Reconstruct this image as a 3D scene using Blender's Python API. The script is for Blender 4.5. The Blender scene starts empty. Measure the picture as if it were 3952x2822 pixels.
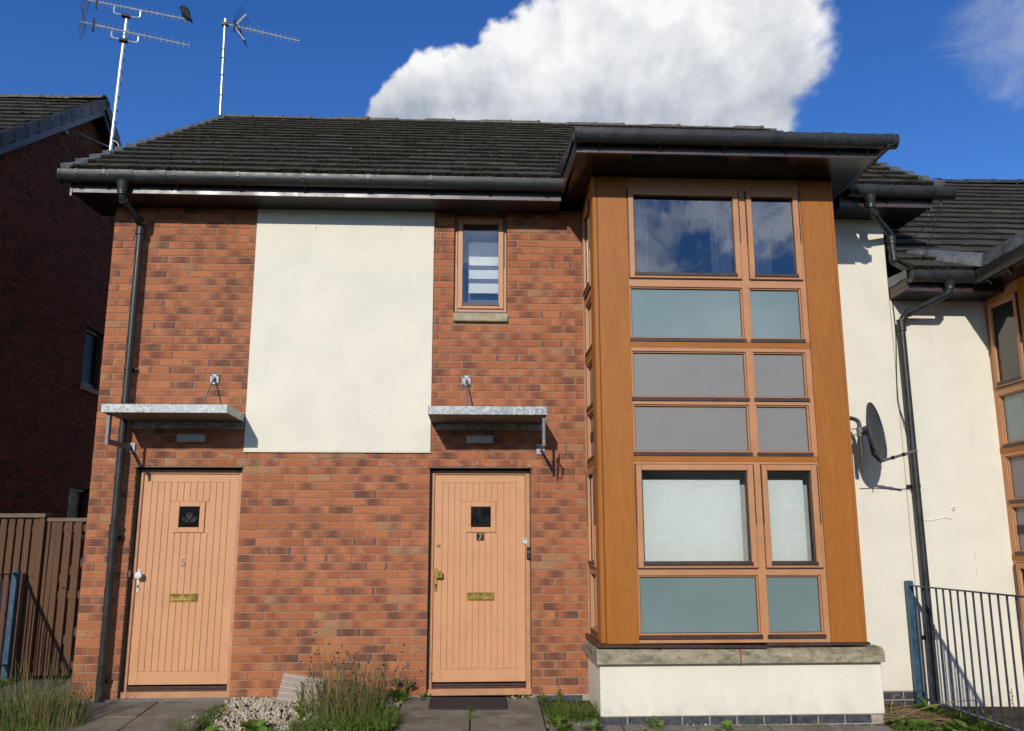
import bpy, math, random
import numpy as np
from mathutils import Vector, Matrix, Euler
random.seed(7)
rad = math.radians
SC = bpy.context.scene
COL = SC.collection

# ------------------------------------------------------------------ camera, sky, sun, exposure
CAM = Vector((3.635328, -7.629284, 1.381907))
YAW, PITCH, ROLL, FPX, IW, IH, PPY = 0.0457532, 0.1788064, -0.0013723, 3038.729, 3952.0, 2822.0, 1544.645
_fwd = Vector((math.sin(YAW)*math.cos(PITCH), math.cos(YAW)*math.cos(PITCH), math.sin(PITCH)))
_r0 = Vector((math.cos(YAW), -math.sin(YAW), 0)); _u0 = _r0.cross(_fwd)
RIGHT = _r0*math.cos(ROLL)+_u0*math.sin(ROLL); UP = -_r0*math.sin(ROLL)+_u0*math.cos(ROLL)
cam = bpy.data.objects.new('camera', bpy.data.cameras.new('camera')); COL.objects.link(cam)
cam.matrix_world = Matrix(((RIGHT.x, UP.x, -_fwd.x, CAM.x), (RIGHT.y, UP.y, -_fwd.y, CAM.y), (RIGHT.z, UP.z, -_fwd.z, CAM.z), (0, 0, 0, 1)))
cam.data.sensor_width = 36; cam.data.lens = 36*FPX/IW; cam.data.shift_y = (PPY-IH/2)/IW
cam.data.clip_start = 0.05; cam.data.clip_end = 2000
SC.camera = cam

def view_dir(x, y):                       # a direction in the world that the photograph shows at (x, y) of 2274 x 1624
    k = IW/2274
    return (RIGHT*((x*k-IW/2)/FPX) + UP*(-(y*k-PPY)/FPX) + _fwd).normalized()
def depth_key(p):
    q = Vector(p)-CAM
    d = q.dot(_fwd)
    if d <= 0.1: return None
    return d, IW/2+FPX*q.dot(RIGHT)/d, PPY-FPX*q.dot(UP)/d

SUN = Vector((0.275, 1.0, -0.478)).normalized()     # the way the light travels
SUN_EL = math.asin(-SUN.z); SUN_AZ = math.atan2(-SUN.x, -SUN.y)
sun = bpy.data.objects.new('sun', bpy.data.lights.new('sun', 'SUN')); COL.objects.link(sun)
sun.data.energy = 3.3; sun.data.angle = rad(0.53); sun.data.color = (1.0, 0.945, 0.845)
sun.rotation_euler = SUN.to_track_quat('-Z', 'Y').to_euler()
SC.view_settings.view_transform = 'Standard'; SC.view_settings.look = 'None'
SC.view_settings.exposure = 0.0; SC.view_settings.gamma = 1.0; SC.view_settings.use_curve_mapping = False

class NT:
    def __init__(s, tree): s.t = tree; s.l = tree.links
    def n(s, typ, **kw):
        n = s.t.nodes.new(typ)
        for k, v in kw.items():
            if k.startswith('i_'):
                key = k[2:]
                n.inputs[int(key) if key.isdigit() else key].default_value = v
            else: setattr(n, k, v)
        return n
    def link(s, a, b): s.l.new(a, b)
    def put(s, sock, v):
        if hasattr(v, 'is_output') or isinstance(v, bpy.types.NodeSocket): s.l.new(v, sock)
        else: sock.default_value = v
    def math(s, op, a, b=None, c=None, clamp=False):
        n = s.t.nodes.new('ShaderNodeMath'); n.operation = op; n.use_clamp = clamp
        s.put(n.inputs[0], a)
        if b is not None: s.put(n.inputs[1], b)
        if c is not None: s.put(n.inputs[2], c)
        return n.outputs[0]
    def vmath(s, op, a, b=None):
        n = s.t.nodes.new('ShaderNodeVectorMath'); n.operation = op
        s.put(n.inputs[0], a)
        if b is not None: s.put(n.inputs[1], b)
        if op == 'SCALE': n.inputs['Scale'].default_value = 0.02
        return n.outputs['Value'] if op in ('DISTANCE', 'DOT_PRODUCT', 'LENGTH') else n.outputs[0]
    def ramp(s, x, lo, hi, a=0.0, b=1.0, smooth=True):
        n = s.t.nodes.new('ShaderNodeMapRange'); n.interpolation_type = 'SMOOTHSTEP' if smooth else 'LINEAR'
        s.put(n.inputs[0], x)
        for i, v in enumerate((lo, hi, a, b)): s.put(n.inputs[i+1], v)
        return n.outputs[0]
    def mix(s, f, a, b, blend='MIX'):
        n = s.t.nodes.new('ShaderNodeMix'); n.data_type = 'RGBA'; n.blend_type = blend
        s.put(n.inputs[0], f)
        for i, v in ((6, a), (7, b)):
            if isinstance(v, (tuple, list)) and len(v) == 3: v = (*v, 1)
            s.put(n.inputs[i], v)
        return n.outputs[2]
    def noise(s, vec, scale, detail=4, rough=0.55, dist=0.0):
        n = s.t.nodes.new('ShaderNodeTexNoise')
        if vec is not None: s.put(n.inputs['Vector'], vec)
        s.put(n.inputs['Scale'], scale); n.inputs['Detail'].default_value = detail
        n.inputs['Roughness'].default_value = rough; n.inputs['Distortion'].default_value = dist
        return n.outputs['Fac']
    def scalev(s, v, sc):
        n = s.t.nodes.new('ShaderNodeMapping'); s.put(n.inputs[0], v); n.inputs['Scale'].default_value = sc
        return n.outputs[0]

def make_world():
    w = bpy.data.worlds.new('World'); SC.world = w; w.use_nodes = True
    t = NT(w.node_tree); w.node_tree.nodes.clear()
    sky = t.n('ShaderNodeTexSky'); sky.sky_type = 'NISHITA'; sky.sun_disc = False
    sky.sun_elevation = SUN_EL; sky.sun_rotation = SUN_AZ
    sky.altitude = 0; sky.air_density = 1.0; sky.dust_density = 0.0; sky.ozone_density = 3.5
    hsv = t.n('ShaderNodeHueSaturation', i_Hue=0.516, i_Saturation=1.27, i_Value=1.45); t.link(sky.outputs[0], hsv.inputs['Color'])
    d = t.n('ShaderNodeTexCoord').outputs['Generated']
    d = t.vmath('NORMALIZE', d)
    # cumulus: lobes at directions in the sky, broken up by noise
    lobes = [(862, 262, 52), (905, 225, 62), (960, 208, 78), (1010, 215, 88), (1080, 200, 100), (1150, 160, 108), (1235, 130, 120), (1330, 95, 145), (1450, 90, 190),
             (1570, 80, 185), (1690, 40, 128), (1738, 75, 92), (1748, 150, 88), (1690, 225, 95), (1300, 260, 160), (1500, 270, 170), (1620, 265, 110), (1500, -60, 220), (1680, -50, 130)]
    q = t.noise(t.scalev(d, (1, 1, 1)), 7.0, 2, 0.5)
    field = None
    for x, y, r in lobes:
        c = view_dir(x, y)
        dist = t.vmath('DISTANCE', d, tuple(c))
        f = t.math('MULTIPLY_ADD', dist, -1748.0/r, 1.0)
        field = f if field is None else t.math('SMOOTH_MAX', field, f, 0.12)
    big = t.noise(d, 13.0, 6, 0.55, 0.1)
    fine = t.noise(d, 52.0, 8, 0.62, 0.05)
    body = t.math('ADD', field, t.math('MULTIPLY', t.math('SUBTRACT', big, 0.5), 0.95))
    body = t.math('ADD', body, t.math('MULTIPLY', t.math('SUBTRACT', fine, 0.5), 0.36))
    sepd = t.n('ShaderNodeSeparateXYZ'); t.link(d, sepd.inputs[0])
    softr = t.ramp(sepd.outputs['X'], view_dir(1560, 150).x, view_dir(1860, 150).x, 0.17, 0.45)
    alpha = t.ramp(body, -0.03, softr)
    # wisps: one at the right of the view, more on the sun's side of the sky
    c = view_dir(2275, 95)
    wd = t.math('MULTIPLY_ADD', t.vmath('DISTANCE', d, tuple(c)), -1748.0/150, 1.0)
    wn = t.noise(t.scalev(d, (9, 9, 16)), 1.0, 7, 0.6, 0.6)
    wis = t.math('MULTIPLY', t.ramp(t.math('ADD', wd, t.math('MULTIPLY', t.math('SUBTRACT', wn, 0.5), 2.4)), 0.15, 1.25), 0.42)
    sep = t.n('ShaderNodeSeparateXYZ'); t.link(d, sep.inputs[0])
    back = t.ramp(t.vmath('DISTANCE', d, tuple(Vector((0.27, -0.88, 0.37)).normalized())), 0.55, 0.22)
    wn2 = t.noise(t.scalev(d, (3.2, 3.2, 5.5)), 1.6, 8, 0.62, 0.9)
    cov = t.math('MULTIPLY', t.math('MULTIPLY', t.ramp(wn2, 0.44, 0.66), back), t.ramp(sep.outputs['Z'], 0.02, 0.15))
    cov = t.math('MULTIPLY', cov, 0.75)
    rear = t.ramp(sep.outputs['Y'], 0.25, -0.25)
    wn3 = t.noise(t.scalev(d, (1, 1, 1.6)), 2.3, 7, 0.6, 0.2)
    cov2 = t.math('MULTIPLY', t.math('MULTIPLY', t.ramp(wn3, 0.46, 0.62), rear), t.math('MULTIPLY', t.ramp(sep.outputs['Z'], 0.02, 0.2), 0.85))
    # brightness of the cloud: brilliant crests to the right and up, greyer body low and left
    lobe_shade = t.noise(t.vmath('ADD', d, tuple(view_dir(1500, 100)*0.035)), 13.0, 6, 0.55, 0.1)
    relief = t.math('SUBTRACT', big, lobe_shade)
    up = t.ramp(sep.outputs['Z'], view_dir(1400, 330).z, view_dir(1400, 20).z)
    lit = t.math('ADD', t.math('MULTIPLY_ADD', up, 0.62, 0.06), t.math('MULTIPLY', relief, 1.7))
    lit = t.math('ADD', lit, t.math('MULTIPLY', t.math('SUBTRACT', fine, 0.5), 0.35))
    soft = t.noise(d, 5.5, 3, 0.5)
    lit = t.math('ADD', lit, t.math('MULTIPLY', t.math('SUBTRACT', soft, 0.47), 1.1))
    thin = t.ramp(body, 0.9, 0.12)
    lit = t.math('ADD', lit, t.math('MULTIPLY', thin, 0.2))
    lit = t.ramp(lit, 0.0, 1.05, 0.0, 1.0, False)
    ccol = t.mix(lit, (0.40, 0.445, 0.535), (0.95, 0.955, 0.96))
    bg1 = t.n('ShaderNodeBackground', i_Strength=0.1); t.link(hsv.outputs[0], bg1.inputs[0])
    bg2 = t.n('ShaderNodeBackground', i_Strength=1.0); t.link(ccol, bg2.inputs[0])
    bg3 = t.n('ShaderNodeBackground', i_Color=(0.72, 0.76, 0.84, 1)); t.link(t.math('MULTIPLY_ADD', back, 1.1, 0.9), bg3.inputs[1])
    m1 = t.n('ShaderNodeMixShader'); t.link(alpha, m1.inputs[0]); t.link(bg1.outputs[0], m1.inputs[1]); t.link(bg2.outputs[0], m1.inputs[2])
    m2 = t.n('ShaderNodeMixShader'); t.link(t.math('MAXIMUM', wis, cov), m2.inputs[0]); t.link(m1.outputs[0], m2.inputs[1]); t.link(bg3.outputs[0], m2.inputs[2])
    bg4 = t.n('ShaderNodeBackground', i_Strength=0.62, i_Color=(1.0, 0.95, 0.88, 1))
    m3 = t.n('ShaderNodeMixShader'); t.link(t.math('MULTIPLY', cov2, t.math('SUBTRACT', 1.0, back)), m3.inputs[0]); t.link(m2.outputs[0], m3.inputs[1]); t.link(bg4.outputs[0], m3.inputs[2])
    o = t.n('ShaderNodeOutputWorld'); t.link(m3.outputs[0], o.inputs[0])
    w.cycles.sampling_method = 'MANUAL'; w.cycles.sample_map_resolution = 512
make_world()

# ------------------------------------------------------------------ materials
def mat(name):
    m = bpy.data.materials.new(name); m.use_nodes = True
    t = NT(m.node_tree); b = m.node_tree.nodes['Principled BSDF']
    return m, t, b
def bump(t, b, h, dist, strength=1.0):
    n = t.n('ShaderNodeBump'); n.inputs['Distance'].default_value = dist; n.inputs['Strength'].default_value = strength
    t.link(h, n.inputs['Height']); t.link(n.outputs[0], b.inputs['Normal'])
def objpos(t): return t.n('ShaderNodeTexCoord').outputs['Object']
def wpos(t): return t.n('ShaderNodeNewGeometry').outputs['Position']
def orand(t): return t.n('ShaderNodeObjectInfo').outputs['Random']
def plain(name, col, rough=0.5, metal=0.0, var=0.12, scale=14, bmp=0.0, coat=0.0, spec=0.5, vcol=None):
    m, t, b = mat(name)
    p = wpos(t)
    n1 = t.noise(p, scale, 5, 0.6); n2 = t.noise(p, scale*9, 3, 0.6)
    f = t.math('ADD', t.math('MULTIPLY', n1, 0.65), t.math('MULTIPLY', n2, 0.35))
    lo = tuple(c*(1-2*var) for c in col) if vcol is None else vcol
    hi = tuple(min(c*(1+1.3*var), 1) for c in col)
    t.put(b.inputs['Base Color'], t.mix(t.ramp(f, 0.3, 0.7), lo, hi))
    t.put(b.inputs['Roughness'], t.ramp(n1, 0.3, 0.7, max(rough-0.08, 0.02), min(rough+0.08, 1)))
    b.inputs['Metallic'].default_value = metal
    b.inputs['Specular IOR Level'].default_value = spec
    if coat: b.inputs['Coat Weight'].default_value = coat; b.inputs['Coat Roughness'].default_value = 0.04
    if bmp: bump(t, b, f, bmp)
    return m

def m_brick(side=False):
    m, t, b = mat('brick_shaded' if side else 'brick')
    uv = t.n('ShaderNodeUVMap').outputs[0]
    at = t.n('ShaderNodeAttribute', attribute_name='bid').outputs['Fac']
    r = t.math('FRACT', t.math('ADD', at, orand(t)))
    wn = t.n('ShaderNodeTexWhiteNoise', noise_dimensions='1D'); t.link(t.math('MULTIPLY', r, 913.7), wn.inputs['W'])
    sep = t.n('ShaderNodeSeparateColor'); t.link(wn.outputs['Color'], sep.inputs[0])
    r1, r2, r3 = sep.outputs
    wn2 = t.n('ShaderNodeTexWhiteNoise', noise_dimensions='1D'); t.link(t.math('MULTIPLY', r, 371.3), wn2.inputs['W'])
    r4 = wn2.outputs['Value']
    su = t.n('ShaderNodeSeparateXYZ'); t.link(uv, su.inputs[0])
    u, v = su.outputs[0], su.outputs[1]
    p = t.vmath('ADD', uv, None); 
    cv = t.n('ShaderNodeCombineXYZ'); t.link(u, cv.inputs[0]); t.link(v, cv.inputs[1]); t.link(t.math('MULTIPLY', r, 57.0), cv.inputs[2])
    loc = cv.outputs[0]
    n_f = t.noise(loc, 160, 5, 0.7); n_m = t.noise(loc, 34, 4, 0.6)
    n_s = t.noise(t.scalev(loc, (14, 120, 1)), 1.0, 4, 0.6)
    base = t.mix(r1, (0.36, 0.120, 0.054), (0.50, 0.180, 0.078))
    base = t.mix(t.math('MULTIPLY', t.ramp(r2, 0.955, 0.965), 0.6), base, (0.38, 0.235, 0.125))
    # burnt patch
    u0 = t.math('MULTIPLY', t.math('SUBTRACT', r2, 0.5), 0.11)
    du = t.math('ABSOLUTE', t.math('SUBTRACT', u, u0))
    wob = t.math('ADD', du, t.math('MULTIPLY', t.math('SUBTRACT', n_s, 0.5), 0.12))
    wid = t.math('MULTIPLY_ADD', r3, 0.05, 0.012)
    patch = t.ramp(t.math('SUBTRACT', wob, wid), 0.075, -0.045)
    on = t.ramp(r4, 0.16, 0.5)
    st = t.math('MULTIPLY', on, t.math('MULTIPLY_ADD', r3, 0.36, 0.50))
    patch = t.math('MULTIPLY', patch, st)
    dark = t.mix(r1, (0.098, 0.048, 0.040), (0.160, 0.066, 0.046))
    col = t.mix(patch, base, dark)
    streak = t.math('MULTIPLY', t.ramp(n_s, 0.52, 0.72), 0.5)
    col = t.mix(streak, col, (0.21, 0.085, 0.05))
    ends = t.math('MULTIPLY', t.ramp(r3, 0.88, 0.92), t.ramp(t.math('ABSOLUTE', u), 0.07, 0.095))
    col = t.mix(t.math('MULTIPLY', ends, 0.75), col, (0.10, 0.065, 0.075))
    sp = t.ramp(n_f, 0.33, 0.6, 0.72, 1.08)
    col = t.mix(1.0, col, t.n_comb(sp) if hasattr(t, 'n_comb') else sp, 'MULTIPLY')
    # lime bloom: over the doors and in stray smears
    w = wpos(t); ws = t.n('ShaderNodeSeparateXYZ'); t.link(w, ws.inputs[0])
    ln = t.noise(t.scalev(w, (5, 5, 9)), 1.6, 6, 0.65, 0.5)
    head = t.math('MULTIPLY', t.ramp(ws.outputs[2], 2.06, 2.13), t.ramp(ws.outputs[2], 2.30, 2.16))
    foot = t.math('MULTIPLY', t.ramp(ws.outputs[2], 0.16, 0.02), 0.5)
    lime = t.math('MULTIPLY', t.ramp(ln, 0.53, 0.78), t.math('MULTIPLY_ADD', t.math('MAXIMUM', head, foot), 0.55, 0.12))
    col = t.mix(lime, col, (0.62, 0.50, 0.44))
    if side: col = t.mix(1.0, col, (0.42, 0.36, 0.36), 'MULTIPLY')  # shaded copy: the left gable's shade is multiplied into the brick colour
    t.put(b.inputs['Base Color'], col)
    b.inputs['Roughness'].default_value = 0.85; b.inputs['Specular IOR Level'].default_value = 0.25
    h = t.math('ADD', t.math('MULTIPLY', n_f, 0.5), t.math('MULTIPLY', n_m, 0.8))
    bump(t, b, h, 0.0035)
    return m

def m_mortar():
    m, t, b = mat('mortar'); p = wpos(t)
    n = t.noise(p, 30, 6, 0.7); n2 = t.noise(p, 3, 3, 0.6)
    c = t.mix(t.ramp(n, 0.3, 0.7), (0.275, 0.165, 0.098), (0.42, 0.268, 0.163))
    c = t.mix(t.ramp(n2, 0.4, 0.7), c, (0.36, 0.25, 0.165))
    t.put(b.inputs['Base Color'], c); b.inputs['Roughness'].default_value = 0.95; b.inputs['Specular IOR Level'].default_value = 0.1
    bump(t, b, n, 0.004)
    return m

def m_render():
    m, t, b = mat('render'); p = wpos(t)
    g = t.noise(p, 210, 3, 0.7); g2 = t.noise(p, 60, 4, 0.6); big = t.noise(p, 2.2, 5, 0.6, 0.4); str_ = t.noise(t.scalev(p, (9, 9, 0.8)), 1.0, 5, 0.65)
    c = t.mix(t.ramp(big, 0.35, 0.7), (0.81, 0.762, 0.63), (0.75, 0.708, 0.592))
    c = t.mix(t.math('MULTIPLY', t.ramp(str_, 0.56, 0.78), 0.22), c, (0.60, 0.57, 0.49))
    ws = t.n('ShaderNodeSeparateXYZ'); t.link(p, ws.inputs[0])
    low = t.math('MULTIPLY', t.ramp(ws.outputs[2], 0.22, -0.12), t.ramp(t.noise(p, 7, 5, 0.65), 0.35, 0.7))
    c = t.mix(t.math('MULTIPLY', low, 0.45), c, (0.47, 0.44, 0.36))
    blot = t.math('MULTIPLY', t.ramp(t.noise(p, 23, 2, 0.5), 0.74, 0.80), 0.35)
    c = t.mix(blot, c, (0.5, 0.46, 0.36))
    t.put(b.inputs['Base Color'], c); b.inputs['Roughness'].default_value = 0.9; b.inputs['Specular IOR Level'].default_value = 0.2
    bump(t, b, t.math('ADD', t.math('MULTIPLY', g, 0.6), g2), 0.0028)
    return m

def m_tile():
    m, t, b = mat('roof_tile'); p = wpos(t); r = t.math('FRACT', t.math('ADD', t.n('ShaderNodeAttribute', attribute_name='bid').outputs['Fac'], orand(t)))
    f = t.noise(p, 55, 6, 0.7); g = t.noise(p, 9, 5, 0.65, 0.4); sp = t.noise(p, 26, 3, 0.5)
    c = t.mix(r, (0.030, 0.029, 0.027), (0.062, 0.058, 0.053))
    c = t.mix(t.ramp(r, 0.93, 0.95), c, (0.085, 0.078, 0.070))
    c = t.mix(t.ramp(g, 0.42, 0.68), c, (0.070, 0.062, 0.052))
    c = t.mix(t.math('MULTIPLY', t.ramp(f, 0.5, 0.72), 0.8), c, (0.030, 0.026, 0.018))
    c = t.mix(t.math('MULTIPLY', t.ramp(sp, 0.71, 0.735), 0.75), c, (0.42, 0.42, 0.38))
    t.put(b.inputs['Base Color'], c); b.inputs['Roughness'].default_value = 0.9; b.inputs['Specular IOR Level'].default_value = 0.25
    bump(t, b, f, 0.012)
    return m
def m_moss():
    m, t, b = mat('moss'); p = wpos(t)
    f = t.noise(p, 38, 5, 0.7); g = t.noise(p, 140, 4, 0.7)
    c = t.mix(t.ramp(f, 0.35, 0.65), (0.012, 0.010, 0.007), (0.050, 0.040, 0.027))
    t.put(b.inputs['Base Color'], c); b.inputs['Roughness'].default_value = 1.0; b.inputs['Specular IOR Level'].default_value = 0.05
    bump(t, b, g, 0.01)
    return m

def m_wood(name, a, c2, rough, scale=1.0, axis=2, coat=0.0, dark=None):
    m, t, b = mat(name); p = wpos(t)
    sc = [11*scale]*3; sc[axis] = 0.9*scale
    off = t.n('ShaderNodeCombineXYZ'); t.link(t.math('MULTIPLY', orand(t), 37.0), off.inputs[0]); t.link(t.math('MULTIPLY', orand(t), 11.0), off.inputs[2])
    v = t.scalev(t.vmath('ADD', p, off.outputs[0]), tuple(sc))
    wv = t.noise(v, 1.0, 4, 0.55, 1.6)
    rings = t.math('FRACT', t.math('MULTIPLY', wv, 7.0))
    rings = t.math('ABSOLUTE', t.math('SUBTRACT', rings, 0.5))
    s2 = [150*scale]*3; s2[axis] = 7*scale
    fib = t.noise(t.scalev(p, tuple(s2)), 1.0, 4, 0.6)
    f = t.math('ADD', t.math('MULTIPLY', rings, 0.55), t.math('MULTIPLY', fib, 0.6))
    col = t.mix(t.ramp(f, 0.1, 0.95), a, c2)
    big = t.noise(t.scalev(p, (4, 4, 1.2)), 1.0, 3, 0.5)
    col = t.mix(t.math('MULTIPLY', t.ramp(big, 0.5, 0.75), 0.35), col, tuple(x*0.72 for x in a) if dark is None else dark)
    t.put(b.inputs['Base Color'], col); b.inputs['Roughness'].default_value = rough; b.inputs['Specular IOR Level'].default_value = 0.3
    if coat: b.inputs['Coat Weight'].default_value = coat; b.inputs['Coat Roughness'].default_value = 0.12
    bump(t, b, f, 0.0006)
    return m

def m_door():
    m, t, b = mat('door_paint'); p = wpos(t)
    n = t.noise(p, 5, 5, 0.6, 0.4); g = t.noise(t.scalev(p, (90, 90, 6)), 1.0, 4, 0.6); ws = t.n('ShaderNodeSeparateXYZ'); t.link(p, ws.inputs[0])
    c = t.mix(t.ramp(n, 0.3, 0.7), (0.575, 0.283, 0.131), (0.63, 0.318, 0.152))
    scuff = t.math('MULTIPLY', t.ramp(t.noise(p, 11, 5, 0.65), 0.55, 0.75), t.ramp(ws.outputs[2], 1.0, 0.05, 0.08, 0.7))
    c = t.mix(scuff, c, (0.40, 0.215, 0.125))
    c = t.mix(t.math('MULTIPLY', t.ramp(g, 0.5, 0.75), 0.12), c, (0.55, 0.25, 0.12))
    t.put(b.inputs['Base Color'], c); b.inputs['Roughness'].default_value = 0.55
    bump(t, b, g, 0.0004)
    return m

def m_galv():
    m, t, b = mat('galvanised'); p = wpos(t)
    vo = t.n('ShaderNodeTexVoronoi', i_Scale=48.0); vo.distance = 'CHEBYCHEV'
    t.link(t.vmath('ADD', p, t.vmath('SCALE', t.n('ShaderNodeTexNoise', i_Scale=60.0).outputs['Color'])), vo.inputs['Vector'])
    s = t.n('ShaderNodeSeparateColor'); t.link(vo.outputs['Color'], s.inputs[0])
    f = s.outputs[0]
    big = t.noise(p, 5, 3, 0.5)
    c = t.mix(t.ramp(f, 0.3, 0.85), (0.24, 0.255, 0.26), (0.52, 0.54, 0.535))
    c = t.mix(t.math('MULTIPLY', t.ramp(big, 0.4, 0.7), 0.45), c, (0.27, 0.295, 0.31))
    t.put(b.inputs['Base Color'], c); b.inputs['Metallic'].default_value = 0.3
    t.put(b.inputs['Roughness'], t.ramp(f, 0.2, 0.8, 0.38, 0.6))
    return m

def m_glass(name, tint=(0.93, 0.95, 0.95), refl=1.0):
    m = bpy.data.materials.new(name); m.use_nodes = True; m.node_tree.nodes.clear(); t = NT(m.node_tree)
    tr = t.n('ShaderNodeBsdfTransparent', i_Color=(*tint, 1)); gl = t.n('ShaderNodeBsdfGlossy', i_Roughness=0.0, i_Color=(0.97, 0.98, 1, 1))
    fr = t.n('ShaderNodeFresnel', i_IOR=1.52)
    wv = t.noise(wpos(t), 1.7, 2, 0.5)
    bn = t.n('ShaderNodeBump', i_Strength=0.35, i_Distance=0.006); t.link(wv, bn.inputs['Height'])
    t.link(bn.outputs[0], gl.inputs['Normal']); 
    k = t.math('MULTIPLY', fr.outputs[0], 1.9*refl, clamp=True)
    mx = t.n('ShaderNodeMixShader'); t.link(k, mx.inputs[0]); t.link(tr.outputs[0], mx.inputs[1]); t.link(gl.outputs[0], mx.inputs[2])
    o = t.n('ShaderNodeOutputMaterial'); t.link(mx.outputs[0], o.inputs[0])
    return m
def m_frost():
    m, t, b = mat('frosted_glass'); p = wpos(t)
    n = t.noise(p, 1.4, 2, 0.5)
    t.put(b.inputs['Base Color'], t.mix(t.ramp(n, 0.3, 0.7), (0.145, 0.21, 0.205), (0.175, 0.24, 0.232)))
    b.inputs['Roughness'].default_value = 0.5; b.inputs['Coat Weight'].default_value = 1.0; b.inputs['Coat Roughness'].default_value = 0.04; b.inputs['Coat IOR'].default_value = 1.6
    return m

def m_ground():
    m, t, b = mat('soil'); p = wpos(t)
    n = t.noise(p, 9, 8, 0.7); n2 = t.noise(p, 60, 5, 0.7)
    c = t.mix(t.ramp(n, 0.35, 0.65), (0.050, 0.038, 0.024), (0.115, 0.09, 0.06))
    c = t.mix(t.math('MULTIPLY', t.ramp(t.noise(p, 3, 5, 0.6), 0.45, 0.6), 0.7), c, (0.05, 0.075, 0.02))
    t.put(b.inputs['Base Color'], c); b.inputs['Roughness'].default_value = 1.0; b.inputs['Specular IOR Level'].default_value = 0.1
    bump(t, b, n2, 0.02)
    return m
def m_slab():
    m, t, b = mat('paving_concrete'); p = wpos(t)
    n = t.noise(p, 5, 8, 0.68, 0.3); f = t.noise(p, 140, 4, 0.7); st = t.noise(t.scalev(p, (3, 9, 3)), 1.0, 6, 0.65, 0.5)
    c = t.mix(t.ramp(n, 0.3, 0.72), (0.135, 0.118, 0.092), (0.245, 0.218, 0.172))
    c = t.mix(t.math('MULTIPLY', t.ramp(st, 0.5, 0.75), 0.55), c, (0.085, 0.075, 0.06))
    c = t.mix(t.math('MULTIPLY', t.ramp(f, 0.56, 0.7), 0.25), c, (0.32, 0.30, 0.26))
    t.put(b.inputs['Base Color'], c); b.inputs['Roughness'].default_value = 0.93; b.inputs['Specular IOR Level'].default_value = 0.2
    bump(t, b, t.math('ADD', f, t.math('MULTIPLY', n, 2.0)), 0.004)
    return m
def m_stone():
    m, t, b = mat('sill_stone'); p = wpos(t)
    n = t.noise(t.scalev(p, (4, 4, 12)), 1.4, 8, 0.7, 0.4); f = t.noise(p, 90, 5, 0.7); ws = t.n('ShaderNodeSeparateXYZ'); t.link(p, ws.inputs[0])
    c = t.mix(t.ramp(n, 0.32, 0.62), (0.17, 0.15, 0.10), (0.40, 0.35, 0.24))
    c = t.mix(t.math('MULTIPLY', t.ramp(t.noise(p, 17, 5, 0.7), 0.54, 0.7), 0.75), c, (0.085, 0.082, 0.06))
    c = t.mix(t.math('MULTIPLY', t.ramp(t.noise(p, 31, 3, 0.5), 0.70, 0.74), 0.8), c, (0.62, 0.60, 0.52))
    t.put(b.inputs['Base Color'], c); b.inputs['Roughness'].default_value = 0.95; b.inputs['Specular IOR Level'].default_value = 0.15
    bump(t, b, f, 0.004)
    return m
def m_leaf(name, a, c2, tr=0.35):
    m = bpy.data.materials.new(name); m.use_nodes = True; t = NT(m.node_tree); b = m.node_tree.nodes['Principled BSDF']
    at = t.n('ShaderNodeAttribute', attribute_name='bid').outputs['Fac']
    r = t.math('FRACT', t.math('ADD', at, orand(t)))
    n = t.noise(wpos(t), 40, 3, 0.6)
    c = t.mix(t.math('ADD', t.math('MULTIPLY', r, 0.75), t.math('MULTIPLY', n, 0.25)), a, c2)
    t.put(b.inputs['Base Color'], c); b.inputs['Roughness'].default_value = 0.55; b.inputs['Specular IOR Level'].default_value = 0.35
    tl = t.n('ShaderNodeBsdfTranslucent'); t.link(c, tl.inputs[0])
    mx = t.n('ShaderNodeMixShader', i_0=tr); t.link(b.outputs[0], mx.inputs[1]); t.link(tl.outputs[0], mx.inputs[2])
    t.link(mx.outputs[0], m.node_tree.nodes['Material Output'].inputs[0])
    return m
def m_pebble():
    m, t, b = mat('pebble'); at = t.n('ShaderNodeAttribute', attribute_name='bid').outputs['Fac']
    n = t.noise(wpos(t), 90, 4, 0.6)
    wn = t.n('ShaderNodeTexWhiteNoise', noise_dimensions='1D'); t.link(t.math('MULTIPLY', at, 991.0), wn.inputs['W'])
    s = t.n('ShaderNodeSeparateColor'); t.link(wn.outputs['Color'], s.inputs[0])
    c = t.mix(s.outputs[0], (0.25, 0.205, 0.145), (0.58, 0.52, 0.41))
    c = t.mix(t.ramp(s.outputs[1], 0.85, 0.9), c, (0.45, 0.26, 0.14))
    c = t.mix(t.math('MULTIPLY', t.ramp(n, 0.5, 0.7), 0.3), c, (0.25, 0.2, 0.14))
    t.put(b.inputs['Base Color'], c); b.inputs['Roughness'].default_value = 0.85
    return m

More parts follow.
